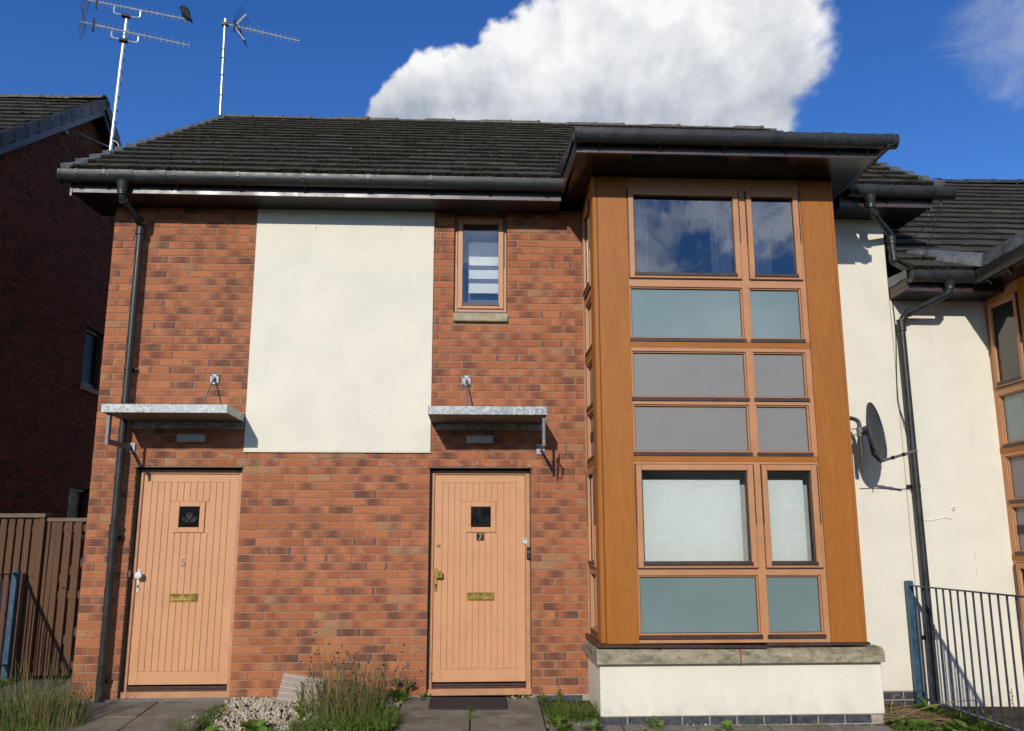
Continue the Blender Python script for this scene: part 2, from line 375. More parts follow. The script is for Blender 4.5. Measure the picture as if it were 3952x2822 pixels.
M = dict(
    brick=m_brick(), brick_shaded=m_brick(True), mortar_shaded=plain('mortar_shaded', (0.11, 0.08, 0.06), 0.95), mortar=m_mortar(), red_wall=plain('red_wall', (0.26, 0.115, 0.07), 0.9, var=0.2, scale=30), render=m_render(), tile=m_tile(), moss=m_moss(),  # the left gable's own brick and mortar carry its shade in their colour
    oak=m_wood('oak_laminate', (0.33, 0.112, 0.018), (0.445, 0.165, 0.028), 0.45, 0.8, 2, 0.0),
    oak_x=m_wood('oak_laminate_rail', (0.33, 0.112, 0.018), (0.445, 0.165, 0.028), 0.45, 0.8, 0, 0.0),
    frame=plain('salmon_frame', (0.50, 0.235, 0.105), 0.45, var=0.05, scale=6),
    cocoa=plain('brown_trim', (0.060, 0.032, 0.026), 0.45, var=0.15),
    fascia=plain('fascia_upvc', (0.050, 0.026, 0.030), 0.42, var=0.2, scale=5, spec=0.8),
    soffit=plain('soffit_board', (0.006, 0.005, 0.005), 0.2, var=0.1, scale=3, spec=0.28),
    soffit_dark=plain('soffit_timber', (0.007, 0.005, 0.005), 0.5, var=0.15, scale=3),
    plank=plain('plank_upvc', (0.075, 0.047, 0.036), 0.4, var=0.15, scale=6),
    pipe=plain('grey_plastic', (0.027, 0.029, 0.029), 0.42, var=0.2, scale=9, spec=0.45),
    rubber=plain('black_seal', (0.012, 0.012, 0.012), 0.6),
    lead=plain('lead_sheet', (0.13, 0.14, 0.155), 0.5, var=0.3, scale=9, bmp=0.004),
    verge=plain('verge_plastic', (0.16, 0.17, 0.18), 0.5, var=0.2, scale=12),
    verge_dark=plain('verge_plastic_dark', (0.034, 0.039, 0.043), 0.5, var=0.2, scale=6),
    barge=plain('bargeboard_paint', (0.065, 0.072, 0.09), 0.4, var=0.15, scale=4),
    lichen=plain('ridge_concrete', (0.13, 0.115, 0.09), 0.9, var=0.4, scale=18, bmp=0.006),
    door=m_door(), door_frame=plain('door_frame_paint', (0.50, 0.25, 0.125), 0.55, var=0.1, scale=12), galv=m_galv(), galv_plain=plain('steel_grey', (0.19, 0.195, 0.20), 0.5, 0.3, 0.15, 12),
    canopy_under=plain('canopy_underside', (0.20, 0.185, 0.16), 0.7, var=0.1, scale=6),
    glass=m_glass('window_glass'), glass_dark=m_glass('door_glass', (0.6, 0.64, 0.64), 0.35), frost=m_frost(),
    spandrel=plain('spandrel_panel', (0.225, 0.222, 0.215), 0.5, var=0.012, scale=4),
    blind=plain('blind_fabric', (0.80, 0.82, 0.80), 0.9, var=0.03, scale=2),
    blind2=plain('zebra_blind', (0.78, 0.79, 0.76), 0.9, var=0.03, scale=3),
    voile=plain('voile', (0.055, 0.06, 0.085), 0.9, var=0.1, scale=3),
    dark_pane=plain('dark_pane', (0.012, 0.013, 0.016), 0.35, spec=0.15), reflection_grey=plain('reflection_grey', (0.52, 0.54, 0.53), 0.9, var=0.05), sheer=plain('sheer_blind', (0.15, 0.17, 0.215), 0.9, var=0.06, scale=5), room=plain('dim_room', (0.045, 0.047, 0.06), 0.9, var=0.1, scale=2),
    brass=plain('brass', (0.66, 0.47, 0.13), 0.3, 0.85, 0.12, 20), white=plain('white_plastic', (0.72, 0.71, 0.67), 0.45, var=0.06),
    lampbox=plain('bulkhead_plastic', (0.42, 0.41, 0.38), 0.5, var=0.05), steel=plain('silver_metal', (0.30, 0.27, 0.23), 0.4, 0.5, 0.1, 20),
    black=plain('black_plastic', (0.016, 0.016, 0.018), 0.35), iron=plain('wrought_iron', (0.028, 0.020, 0.018), 0.55, 0.2, 0.3),
    stone=m_stone(), sill=plain('cast_sill', (0.40, 0.345, 0.22), 0.9, var=0.14, scale=14, bmp=0.003), mastic=plain('pink_mastic', (0.28, 0.10, 0.065), 0.7),
    blue_brick=plain('blue_brick', (0.060, 0.062, 0.075), 0.55, var=0.3, scale=22, bmp=0.003),
    pale_mortar=plain('pale_mortar', (0.40, 0.36, 0.28), 0.95, var=0.2, scale=30, bmp=0.003),
    fence=m_wood('fence_timber', (0.105, 0.052, 0.028), (0.175, 0.090, 0.050), 0.85, 2.0, 2, 0, (0.06, 0.045, 0.025)),
    fence_cap=m_wood('fence_cap_timber', (0.14, 0.10, 0.065), (0.27, 0.22, 0.15), 0.9, 2.0, 0),
    blue_paint=plain('blue_paint', (0.035, 0.095, 0.15), 0.4, var=0.25, scale=16), navy=plain('navy_paint', (0.028, 0.032, 0.060), 0.4, var=0.25, scale=16),
    soil=m_ground(), slab=m_slab(), pebble=m_pebble(), tarmac=plain('tarmac', (0.05, 0.05, 0.05), 0.9, var=0.3, scale=40, bmp=0.004),
    matt=plain('mat_rubber', (0.020, 0.021, 0.023), 0.8, var=0.2, scale=60, bmp=0.004),
    vent=plain('vent_plastic', (0.31, 0.24, 0.187), 0.7, var=0.08), vent_line=plain('vent_slat', (0.50, 0.45, 0.39), 0.7, var=0.05),
    rush=m_leaf('rush_stem', (0.065, 0.115, 0.020), (0.20, 0.205, 0.06), 0.15), straw=m_leaf('straw', (0.17, 0.11, 0.045), (0.36, 0.27, 0.14), 0.2),
    seed=plain('seed_head', (0.055, 0.022, 0.012), 0.9), leaf=m_leaf('weed_leaf', (0.075, 0.155, 0.018), (0.19, 0.285, 0.045)), grass=m_leaf('grass_blade', (0.075, 0.145, 0.018), (0.20, 0.265, 0.055)),
    dish=plain('dish_grey', (0.050, 0.058, 0.062), 0.45, var=0.15, scale=8), alu=plain('aluminium', (0.72, 0.73, 0.74), 0.35, 0.6, 0.08, 20), oldalu=plain('dull_aluminium', (0.20, 0.20, 0.19), 0.5, 0.4),
    feather=plain('black_feather', (0.007, 0.007, 0.009), 0.75, var=0.3, scale=60), rose=plain('leaded_red', (0.035, 0.010, 0.014), 0.3), fern=plain('leaded_green', (0.008, 0.030, 0.018), 0.3),
    sticker_blue=plain('sticker_blue', (0.12, 0.35, 0.60), 0.5), copper=plain('worn_edge', (0.35, 0.30, 0.24), 0.8, var=0.3, scale=40),
)

# ------------------------------------------------------------------ mesh helpers
ORIG = {}
class MB:
    def __init__(s, T=None): s.v = []; s.f = []; s.uv = {}; s.bid = []; s.T = T; s.cur = 0.0
    def add(s, vs, fs, uvs=None):
        o = len(s.v)
        for p in vs:
            p = Vector(p)
            s.v.append(s.T @ p if s.T is not None else p); s.bid.append(s.cur)
        for i, f in enumerate(fs):
            if uvs is not None: s.uv[len(s.f)] = [uvs[j] for j in f]
            s.f.append([o+j for j in f])
    def box(s, x0, x1, y0, y1, z0, z1, c=0.0, R=None, at=None):
        if x1 < x0: x0, x1 = x1, x0
        if y1 < y0: y0, y1 = y1, y0
        if z1 < z0: z0, z1 = z1, z0
        if c <= 0:
            vs = [(x, y, z) for x in (x0, x1) for y in (y0, y1) for z in (z0, z1)]
            fs = [(0, 1, 3, 2), (4, 6, 7, 5), (0, 4, 5, 1), (2, 3, 7, 6), (0, 2, 6, 4), (1, 5, 7, 3)]
        else:
            vs = []; idx = {}
            for ix, x in enumerate((x0, x1)):
                for iy, y in enumerate((y0, y1)):
                    for iz, z in enumerate((z0, z1)):
                        dx, dy, dz = (c if ix == 0 else -c), (c if iy == 0 else -c), (c if iz == 0 else -c)
                        idx[ix, iy, iz] = len(vs)
                        vs += [(x, y+dy, z+dz), (x+dx, y, z+dz), (x+dx, y+dy, z)]
            I = lambda a, b, cc, k: idx[a, b, cc]+k
            fs = [(I(0,0,0,0), I(0,0,1,0), I(0,1,1,0), I(0,1,0,0)), (I(1,0,0,0), I(1,1,0,0), I(1,1,1,0), I(1,0,1,0)),
                  (I(0,0,0,1), I(1,0,0,1), I(1,0,1,1), I(0,0,1,1)), (I(0,1,0,1), I(0,1,1,1), I(1,1,1,1), I(1,1,0,1)),
                  (I(0,0,0,2), I(0,1,0,2), I(1,1,0,2), I(1,0,0,2)), (I(0,0,1,2), I(1,0,1,2), I(1,1,1,2), I(0,1,1,2))]
            for a in (0, 1):
                for b in (0, 1):
                    q = (I(a,b,0,0), I(a,b,0,1), I(a,b,1,1), I(a,b,1,0)); fs.append(q if (a+b) % 2 else q[::-1])
                    q = (I(a,0,b,0), I(a,0,b,2), I(a,1,b,2), I(a,1,b,0)); fs.append(q if (a+b) % 2 == 0 else q[::-1])
                    q = (I(0,a,b,1), I(0,a,b,2), I(1,a,b,2), I(1,a,b,1)); fs.append(q if (a+b) % 2 else q[::-1])
            for a in (0, 1):
                for b in (0, 1):
                    for d in (0, 1):
                        q = (I(a,b,d,0), I(a,b,d,1), I(a,b,d,2)); fs.append(q if (a+b+d) % 2 else q[::-1])
        if R is not None:
            at = Vector(at); vs = [at + R @ Vector(p) for p in vs]
        s.add(vs, fs)
    def tube(s, pts, r, n=8, caps=True, radii=None):
        pts = [Vector(p) for p in pts]; N = len(pts); vs = []; fs = []
        prev = None
        for i, p in enumerate(pts):
            tdir = (pts[min(i+1, N-1)]-pts[max(i-1, 0)]).normalized()
            if prev is None:
                a = Vector((0, 0, 1)) if abs(tdir.z) < 0.9 else Vector((1, 0, 0))
                u = tdir.cross(a).normalized()
            else:
                u = (prev - tdir*prev.dot(tdir))
                u = u.normalized() if u.length > 1e-6 else tdir.orthogonal().normalized()
            prev = u; w = tdir.cross(u); rr = radii[i] if radii else r
            vs += [p + (u*math.cos(2*math.pi*k/n)+w*math.sin(2*math.pi*k/n))*rr for k in range(n)]
        for i in range(N-1):
            for k in range(n):
                fs.append((i*n+k, i*n+(k+1) % n, (i+1)*n+(k+1) % n, (i+1)*n+k))
        if caps: fs.append(tuple(range(n-1, -1, -1))); fs.append(tuple((N-1)*n+k for k in range(n)))
        s.add(vs, fs)
    def prism(s, prof, a, b, caps=True):
        """profile points are 3-D offsets swept from point a to point b"""
        a = Vector(a); b = Vector(b); n = len(prof)
        vs = [a+Vector(p) for p in prof]+[b+Vector(p) for p in prof]
        fs = [(i, (i+1) % n, n+(i+1) % n, n+i) for i in range(n)]
        if caps: fs += [tuple(range(n-1, -1, -1)), tuple(range(n, 2*n))]
        s.add(vs, fs)
    def ring(s, x0, x1, z0, z1, w, y0, y1, c=0.0, wb=None, wt=None):
        wb = w if wb is None else wb; wt = w if wt is None else wt
        s.box(x0, x0+w, y0, y1, z0, z1, c); s.box(x1-w, x1, y0, y1, z0, z1, c)
        s.box(x0+w, x1-w, y0, y1, z0, z0+wb, c); s.box(x0+w, x1-w, y0, y1, z1-wt, z1, c)
    def wall(s, x0, x1, z0, z1, y0, y1, holes):
        xs = sorted({x0, x1, *[min(max(h[i], x0), x1) for h in holes for i in (0, 1)]})
        zs = sorted({z0, z1, *[min(max(h[i], z0), z1) for h in holes for i in (2, 3)]})
        for i in range(len(xs)-1):
            run = None
            for j in range(len(zs)-1):
                cx, cz = (xs[i]+xs[i+1])/2, (zs[j]+zs[j+1])/2
                solid = not any(h[0] < cx < h[1] and h[2] < cz < h[3] for h in holes)
                if solid: run = [zs[j], zs[j+1]] if run is None else [run[0], zs[j+1]]
                if (not solid or j == len(zs)-2) and run: s.box(xs[i], xs[i+1], y0, y1, *run); run = None
    def build(s, name, m, parent=None, smooth=False, origin=None, tag_kind=None, label=None):
        if not s.v: return None
        me = bpy.data.meshes.new(name)
        if origin is None:
            lo = Vector([min(v[i] for v in s.v) for i in range(3)]); hi = Vector([max(v[i] for v in s.v) for i in range(3)])
            origin = (lo+hi)/2
        origin = Vector(origin)
        me.from_pydata([v-origin for v in s.v], [], s.f)
        if any(s.bid):
            a = me.attributes.new('bid', 'FLOAT', 'POINT'); a.data.foreach_set('value', s.bid)
        if s.uv:
            ul = me.uv_layers.new(name='UVMap'); k = 0
            for i, f in enumerate(s.f):
                for j in range(len(f)):
                    ul.data[k].uv = s.uv[i][j] if i in s.uv else (0, 0); k += 1
        if smooth:
            me.shade_smooth(); me.set_sharp_from_angle(angle=rad(38))
        me.materials.append(m)
        o = bpy.data.objects.new(name, me); COL.objects.link(o)
        place(o, origin, parent)
        if tag_kind: o['kind'] = tag_kind
        if label: o['label'] = label
        return o
def place(o, origin, parent):
    origin = Vector(origin)
    if parent is not None:
        o.parent = parent; o.location = origin-ORIG[parent.name]
    else: o.location = origin
    ORIG[o.name] = origin
def thing(name, label, cat, loc, group=None):
    o = bpy.data.objects.new(name, None); COL.objects.link(o); o.empty_display_size = 0.1; place(o, loc, None)
    tag(o, label, cat, group); return o
def tag(o, label, cat, group=None, kind=None):
    if label: o['label'] = label
    if cat: o['category'] = cat
    if group: o['group'] = group
    if kind: o['kind'] = kind
    return o
def part_empty(name, loc, parent, label=None):
    o = bpy.data.objects.new(name, None); COL.objects.link(o); o.empty_display_size = 0.05; place(o, loc, parent)
    if label: o['label'] = label
    return o
def inst(name, me, parent, loc, rot=None):
    o = bpy.data.objects.new(name, me); COL.objects.link(o); place(o, loc, parent)
    if rot is not None: o.rotation_euler = rot
    return o
def in_view(p, m=60):
    k = depth_key(p)
    return k is not None and -m < k[1] < IW+m and -m < k[2] < IH+m
def arc(c, r, a0, a1, n, ax, ay):
    c = Vector(c); ax = Vector(ax); ay = Vector(ay)
    return [c+ax*(r*math.cos(a0+(a1-a0)*i/n))+ay*(r*math.sin(a0+(a1-a0)*i/n)) for i in range(n+1)]
def bend(pts, r=0.06, n=5):
    """round the corners of a polyline"""
    pts = [Vector(p) for p in pts]; out = [pts[0]]
    for i in range(1, len(pts)-1):
        a, b, c = pts[i-1], pts[i], pts[i+1]
        d1 = (a-b); d2 = (c-b); q = min(r, d1.length*0.45, d2.length*0.45)
        p0 = b+d1.normalized()*q; p1 = b+d2.normalized()*q
        for k in range(n+1):
            f = k/n; out.append(p0*(1-f)**2+b*2*f*(1-f)+p1*f*f)
    out.append(pts[-1]); return out
def text_mesh(body, size, depth, bold=0.0):
    c = bpy.data.curves.new('numeral', 'FONT'); c.body = body; c.size = size; c.extrude = depth; c.align_x = 'CENTER'; c.offset = bold
    o = bpy.data.objects.new('numeral', c); COL.objects.link(o)
    dg = bpy.context.evaluated_depsgraph_get(); me = bpy.data.meshes.new_from_object(o.evaluated_get(dg))
    bpy.data.objects.remove(o); return me

def gz(x, y):                            # height of the ground
    return -0.022 - 0.085*max(-y, 0) - 0.014*max(x-3.0, 0) + 0.05*max(min(y, 1.2), 0) - (0.035*(min(max(x-7.0, 0), 1.0)))

# ------------------------------------------------------------------ brickwork and tiles
BR_CACHE = {}
def brick_geo(w, h, d=0.006, ch=0.0025):
    x, z, c = w/2, h/2, ch
    vs = [(-x, 0.006, -z), (x, 0.006, -z), (x, 0.006, z), (-x, 0.006, z), (-x, -d+c, -z), (x, -d+c, -z), (x, -d+c, z), (-x, -d+c, z),
          (-x+c, -d, -z+c), (x-c, -d, -z+c), (x-c, -d, z-c), (-x+c, -d, z-c)]
    fs = [(8, 9, 10, 11), (4, 5, 9, 8), (5, 6, 10, 9), (6, 7, 11, 10), (7, 4, 8, 11), (0, 1, 5, 4), (1, 2, 6, 5), (2, 3, 7, 6), (3, 0, 4, 7)]
    uv = [(p[0], p[2]) for p in vs]
    return vs, fs, uv
def brick_mesh(w, h, m, name):
    w = round(w/0.006)*0.006
    k = (w, round(h, 3), m.name)
    if k not in BR_CACHE:
        b = MB(); b.add(*brick_geo(w, h)); me = bpy.data.meshes.new(name); me.from_pydata(b.v, [], b.f)
        ul = me.uv_layers.new(name='UVMap'); j = 0
        for i, f in enumerate(b.f):
            for q in range(len(f)): ul.data[j].uv = b.uv[i][q]; j += 1
        me.materials.append(m); BR_CACHE[k] = me
    return BR_CACHE[k]
def lay(parent, specs, m, name, rest, limit=300):
    """specs: (centre, width, height, rotz). The largest in the picture become objects, the rest one mesh."""
    def key(s):
        d = depth_key(s[0])
        if d is None or not (-40 < d[1] < IW+40 and -40 < d[2] < IH+40): return 1e6+(0 if d is None else d[0])
        return d[0]/math.sqrt(s[1])
    specs = sorted(specs, key=key)
    for c, w, h, rz in specs[:limit]:
        j = random.uniform(-0.0016, 0.0016)
        n = Vector((math.sin(rz), -math.cos(rz), 0))
        inst(name, brick_mesh(w, h, m, name), parent, Vector(c)+n*j, (0, random.uniform(-0.004, 0.004), rz+random.uniform(-0.004, 0.004)))
    b = MB()
    for c, w, h, rz in specs[limit:]:
        j = random.uniform(-0.0016, 0.0016); R = Matrix.Rotation(rz, 3, 'Z'); n = Vector((math.sin(rz), -math.cos(rz), 0))
        vs, fs, uv = brick_geo(w, h); b.cur = random.uniform(0.01, 0.99)
        b.add([Vector(c)+n*j+R @ Vector(p) for p in vs], fs, uv)
    if b.v: b.build(rest, m, parent, tag_kind='stuff')
def courses(u0, u1, z0, n, holes, phase=0.0, to3=lambda u, z: (u, 0.0, z), rz=0.0, quoin=None, skip=None, width=0.225):
    out = []
    for k in range(n):
        za = z0+0.075*k; zc = za+0.0375
        ph = phase + (0.1125 if k % 2 else 0.0) + random.uniform(-0.006, 0.006)
        segs = [(u0, u1)]
        for h in holes:
            if h[2]-0.001 < zc < h[3]+0.001:
                ns = []
                for a, b in segs:
                    if h[1] <= a or h[0] >= b: ns.append((a, b)); continue
                    if h[0] > a: ns.append((a, h[0]))
                    if h[1] < b: ns.append((h[1], b))
                segs = ns
        for a, b in segs:
            if b-a < 0.03: continue
            cuts = [a]; j = math.floor((a-ph)/width)+1
            while True:
                x = ph+j*width; j += 1
                if x >= b: break
                if x-cuts[-1] < 0.055: continue
                if b-x < 0.055: continue
                cuts.append(x)
            cuts.append(b)
            for i in range(len(cuts)-1):
                l = cuts[i]+(0.005 if i else 0.0); r = cuts[i+1]-(0.005 if i < len(cuts)-2 else 0.0)
                c = to3((l+r)/2, zc)
                if skip is not None and skip(c): continue
                out.append((Vector(c), r-l, 0.0645, rz))
    return out

def tile_geo(w, rng, L=0.345):
    n = 6; vs = []; fs = []
    for i in range(n+1):
        x = -w/2+w*i/n; e = rng.uniform(-0.004, 0.006); q = rng.uniform(-0.003, 0.004)
        vs += [(x, 0.0+e, -0.012), (x, -0.004+e, 0.032+q), (x, 0.006+e, 0.040+q*0.6), (x, L, 0.004)]
    for i in range(n):
        a = i*4; b = a+4
        for k in range(3): fs.append((a+k, b+k, b+k+1, a+k+1))
        fs.append((a+3, b+3, b, a))
    fs.append((0, 1, 2, 3)); m = n*4; fs.append((m+3, m+2, m+1, m))
    return vs, fs
TILE_ME = []
_rng = random.Random(3)
for i in range(5):
    me = bpy.data.meshes.new('roof_tile'); me.from_pydata(*[tile_geo(0.326, _rng)[0], [], tile_geo(0.326, _rng)[1]]); me.materials.append(M['tile']); me.materials.append(M['moss'])
    for p in me.polygons:
        if p.index < 24 and p.index % 4 == 0: p.material_index = 1
    TILE_ME.append(me)
def roof_slope(house, x0, x1, ye, ze, pitch, ncourse, limit, gauge=0.3078, back=False, moss=True, xfade=None):
    """courses of flat interlocking tiles from the eave (ye, ze) up the slope; half-bonded"""
    sx = -1 if back else 1
    specs = []
    cp, sp = math.cos(pitch), math.sin(pitch)
    for k in range(ncourse):
        y = ye + sx*gauge*k*cp; z = ze + gauge*k*sp
        x = x0 + (0.165 if k % 2 else 0.33)
        xs = [x0]
        while x < x1-0.1: xs.append(x); x += 0.33
        xs.append(x1)
        for a, b in zip(xs[:-1], xs[1:]):
            if b-a > 0.12: specs.append((Vector(((a+b)/2, y, z)), b-a))
    specs.sort(key=lambda s: (0 if in_view(s[0]) else 1, 0 if s[1] > 0.32 else 1, (s[0]-CAM).length))
    R = Euler((pitch, 0, math.pi if back else 0)).to_matrix()
    mb = MB(); ms = MB()
    for i, (c, w) in enumerate(specs):
        rot = Euler((pitch+random.uniform(-0.012, 0.012), random.uniform(-0.004, 0.004), (math.pi if back else 0)+random.uniform(-0.006, 0.006)))
        c2 = c + R @ Vector((0, 0, random.uniform(-0.002, 0.003)))
        if i < limit and w > 0.32: inst('roof_tile', random.choice(TILE_ME), house, c2, rot)
        else:
            vs, fs = tile_geo(w-0.004, _rng); mb.cur = random.uniform(0.01, 0.99); Rm = rot.to_matrix()
            mb.add([c2+Rm @ Vector(p) for p in vs], fs)
        if moss and in_view(c):
            for q in range(int(w*62)):
                if random.random() < 0.25: continue
                lx = random.uniform(-w/2, w/2); s = random.uniform(0.006, 0.019); lz = random.uniform(-0.016, 0.026); ly = random.uniform(-0.012, 0.002)
                if random.random() < 0.16: ly = random.uniform(0.0, 0.24); lz = 0.036-ly*0.1; s *= 0.7
                p = c+R @ Vector((lx, ly, lz)); a = random.uniform(0, 6.3)
                ms.cur = random.random()
                e = [Vector((math.cos(a+t*2.094)*s, math.sin(a+t*2.094)*s*0.7, -s*0.5)) for t in range(3)]+[Vector((0, 0, s))]
                f2 = [Vector((math.cos(a+1+t*2.094)*s*0.9, math.sin(a+1+t*2.094)*s*0.6, s*0.45)) for t in range(3)]
                pts = [p+R @ v for v in e[:3]]+[p+R @ v for v in f2]+[p+R @ e[3]]
                ms.add(pts, [(0, 1, 4, 3), (1, 2, 5, 4), (2, 0, 3, 5), (3, 4, 6), (4, 5, 6), (5, 3, 6)])
    if mb.v:
        o = mb.build('roof_tiling', M['tile'], house, tag_kind='stuff'); o.data.materials.append(M['moss'])
        for p in o.data.polygons:
            if p.index % 26 < 24 and (p.index % 26) % 4 == 0: p.material_index = 1
    if ms.v: ms.build('moss', M['moss'], house, tag_kind='stuff')
def ridge(house, x0, x1, y, z, m):
    b = MB(); n = 8
    prof = []
    for r in (0.125, 0.105):
        pts = [(0, r*math.cos(math.pi*i/n)*1.05, r*math.sin(math.pi*i/n)*0.75) for i in range(n+1)]
        prof += pts if r > 0.11 else pts[::-1]
    for_x = x0
    b.prism(prof, (-0.225, 0, 0), (0.222, 0, 0)); b.prism([(p[0], p[1]*1.06, p[2]*1.06+0.004) for p in prof], (0.18, 0, 0), (0.222, 0, 0))
    me = bpy.data.meshes.new('ridge_tile'); me.from_pydata(b.v, [], b.f); me.materials.append(m)
    while for_x < x1-0.3:
        inst('ridge_tile', me, house, (for_x+0.225, y+random.uniform(-0.008, 0.008), z+random.uniform(-0.012, 0.012)), (random.uniform(-0.06, 0.06), random.uniform(-0.014, 0.014), random.uniform(-0.01, 0.01)))
        for_x += 0.45
GUT = [(0.062, 0.0), (0.062, -0.042), (0.050, -0.078), (0.026, -0.100), (0.0, -0.106), (-0.026, -0.100), (-0.050, -0.078), (-0.062, -0.042), (-0.062, 0.0),
       (-0.057, 0.0), (-0.057, -0.041), (-0.046, -0.075), (-0.024, -0.095), (0.0, -0.101), (0.024, -0.095), (0.046, -0.075), (0.057, -0.041), (0.057, 0.0)]
def gutter(house, a, b, brackets, sleeves=(), name='gutter', stop=(True, True)):
    """half-round gutter from a to b (its rim line), with clips and sleeves as its sub-parts"""
    a = Vector(a); b = Vector(b); d = (b-a).normalized(); side = Vector((d.y, -d.x, 0))
    P = lambda s, dz=0.0: [side*(p[0]*s)+Vector((0, 0, p[1]*s+dz)) for p in GUT]
    g = MB(); g.prism(P(1.0), a, b)
    half = P(1.0)[:9]
    for e, on in ((a, stop[0]), (b, stop[1])):
        if on:
            pr = P(1.06)[:9]; g.prism(pr, e-d*0.012, e+d*0.012)
    go = g.build(name, M['pipe'], house, smooth=True)
    for t in brackets:
        c = MB(); p = a+d*t
        for w, s in ((0.012, 1.07),): c.prism(P(s, 0.004), p-d*w, p+d*w)
        c.prism([side*(-0.02)+Vector((0, 0, -0.09)), side*(-0.075)+Vector((0, 0, -0.09)), side*(-0.075)+Vector((0, 0, -0.15)), side*(-0.062)+Vector((0, 0, -0.15))], p-d*0.012, p+d*0.012)
        c.build('gutter_bracket', M['pipe'], go)
    for t, w in sleeves:
        c = MB(); p = a+d*t
        c.prism(P(1.05, 0.003), p-d*w, p+d*w); c.prism(P(1.10, 0.005), p-d*w, p-d*(w-0.012)); c.prism(P(1.10, 0.005), p+d*(w-0.012), p+d*w)
        c.build('gutter_sleeve', M['pipe'], go, smooth=True)
    return go
def pipe(house, pts, collars, clips, r=0.034, name='downpipe', shoe=None):
    b = MB(); b.tube(bend(pts, 0.075, 6), r, 16); o = b.build(name, M['pipe'], house, smooth=True)
    for p, dr, l in collars:
        c = MB(); p = Vector(p); dr = Vector(dr).normalized()
        c.tube([p-dr*l, p+dr*l], r+0.007, 16)
        for e in (-1, -0.45, 1): c.tube([p+dr*(l*e-0.007), p+dr*(l*e+0.007)], r+0.011, 16)
        c.build('pipe_socket', M['pipe'], o, smooth=True)
    for x, y, z in clips:
        c = MB(); c.tube([(x, y, z-0.016), (x, y, z+0.016)], r+0.006, 16); c.box(x-0.018, x+0.018, y, y+0.10, z-0.014, z+0.014); c.box(x-0.062, x+0.062, y+0.052, y+0.07, z-0.016, z+0.016)
        c.tube([(x+0.052, y+0.055, z), (x+0.052, y+0.035, z)], 0.008, 8)
        c.build('pipe_clip', M['pipe'], o, smooth=True)
    return o

# ------------------------------------------------------------------ the ground
def build_ground():
    b = MB()
    xs = [-400, -60, -12, -6, -3, -2, -1, -0.5, 0, 0.5, 1, 1.5, 2, 2.5, 3, 3.5, 4, 4.5, 5, 5.5, 6, 6.5, 7, 7.5, 8, 8.5, 9, 11, 16, 60, 400]
    ys = [-400, -60, -14, -7.0, -6, -5, -4, -3, -2.5, -2, -1.6, -1.2, -0.9, -0.6, -0.3, 0, 0.4, 0.9, 1.2, 4, 8, 14, 60, 400]
    H = lambda x, y: (gz(x, max(y, -2.2)) if -12 < x < 16 else -0.2)-0.012 - (0.04*max(-2.2-y, 0) if y > -7 else 0.19)
    vs = [(x, y, H(x, y)) for y in ys for x in xs]; n = len(xs)
    fs = [(j*n+i, j*n+i+1, (j+1)*n+i+1, (j+1)*n+i) for j in range(len(ys)-1) for i in range(n-1)]
    b.add(vs, fs); o = b.build('ground', M['soil'], None, origin=(0, 0, 0)); tag(o, 'dark soil of the small front garden', None, None, 'structure')
    r = MB(); r.box(-60, 70, -13.5, -7.6, -0.7, -0.40); o = r.build('road', M['tarmac'], None); tag(o, 'grey road behind the photographer', None, None, 'structure')
build_ground()
def slabs(name, label, rects):
    root = thing(name, label, None, (rects[0][0], rects[0][2], gz(rects[0][0], rects[0][2]))); root['kind'] = 'structure'
    for x0, x1, y0, y1 in rects:
        b = MB(); g = 0.006; q = [(x0+g, y0+g), (x1-g, y0+g), (x1-g, y1-g), (x0+g, y1-g)]; j = random.uniform(-0.003, 0.003)
        top = [(x, y, gz(x, y)+0.012+j) for x, y in q]; c = 0.006
        mid = [(x+(c if i in (0, 3) else -c), y+(c if i < 2 else -c), gz(x, y)+0.016+j) for i, (x, y) in enumerate(q)]
        low = [(x, y, gz(x, y)-0.05) for x, y in q]
        b.add(low+top+mid, [(0, 1, 5, 4), (1, 2, 6, 5), (2, 3, 7, 6), (3, 0, 4, 7), (4, 5, 9, 8), (5, 6, 10, 9), (6, 7, 11, 10), (7, 4, 8, 11), (8, 9, 10, 11)])
        b.build('paving_slab', M['slab'], root)
def grid(xs, ys): return [(xs[i], xs[i+1], ys[j], ys[j+1]) for i in range(len(xs)-1) for j in range(len(ys)-1)]
slabs('path', 'grey concrete slabs leading to the left door', grid([0.2, 0.81, 1.42], [-1.75, -1.14, -0.53, -0.06]))
slabs('path', 'grey concrete slabs leading to the right door', grid([2.99, 3.60, 4.22], [-1.8, -1.19, -0.58, 0.0])+[(4.22, 4.69, -0.80, -0.52)])
slabs('path', 'grey concrete slabs in front of the bay plinth', grid([4.24, 4.85, 5.46, 6.07, 6.68, 7.1], [-2.0, -1.39, -0.80]))
slabs('path', 'concrete strip beside the timber gate', grid([-0.9, -0.35, 0.19], [0.1, 0.5, 0.86]))

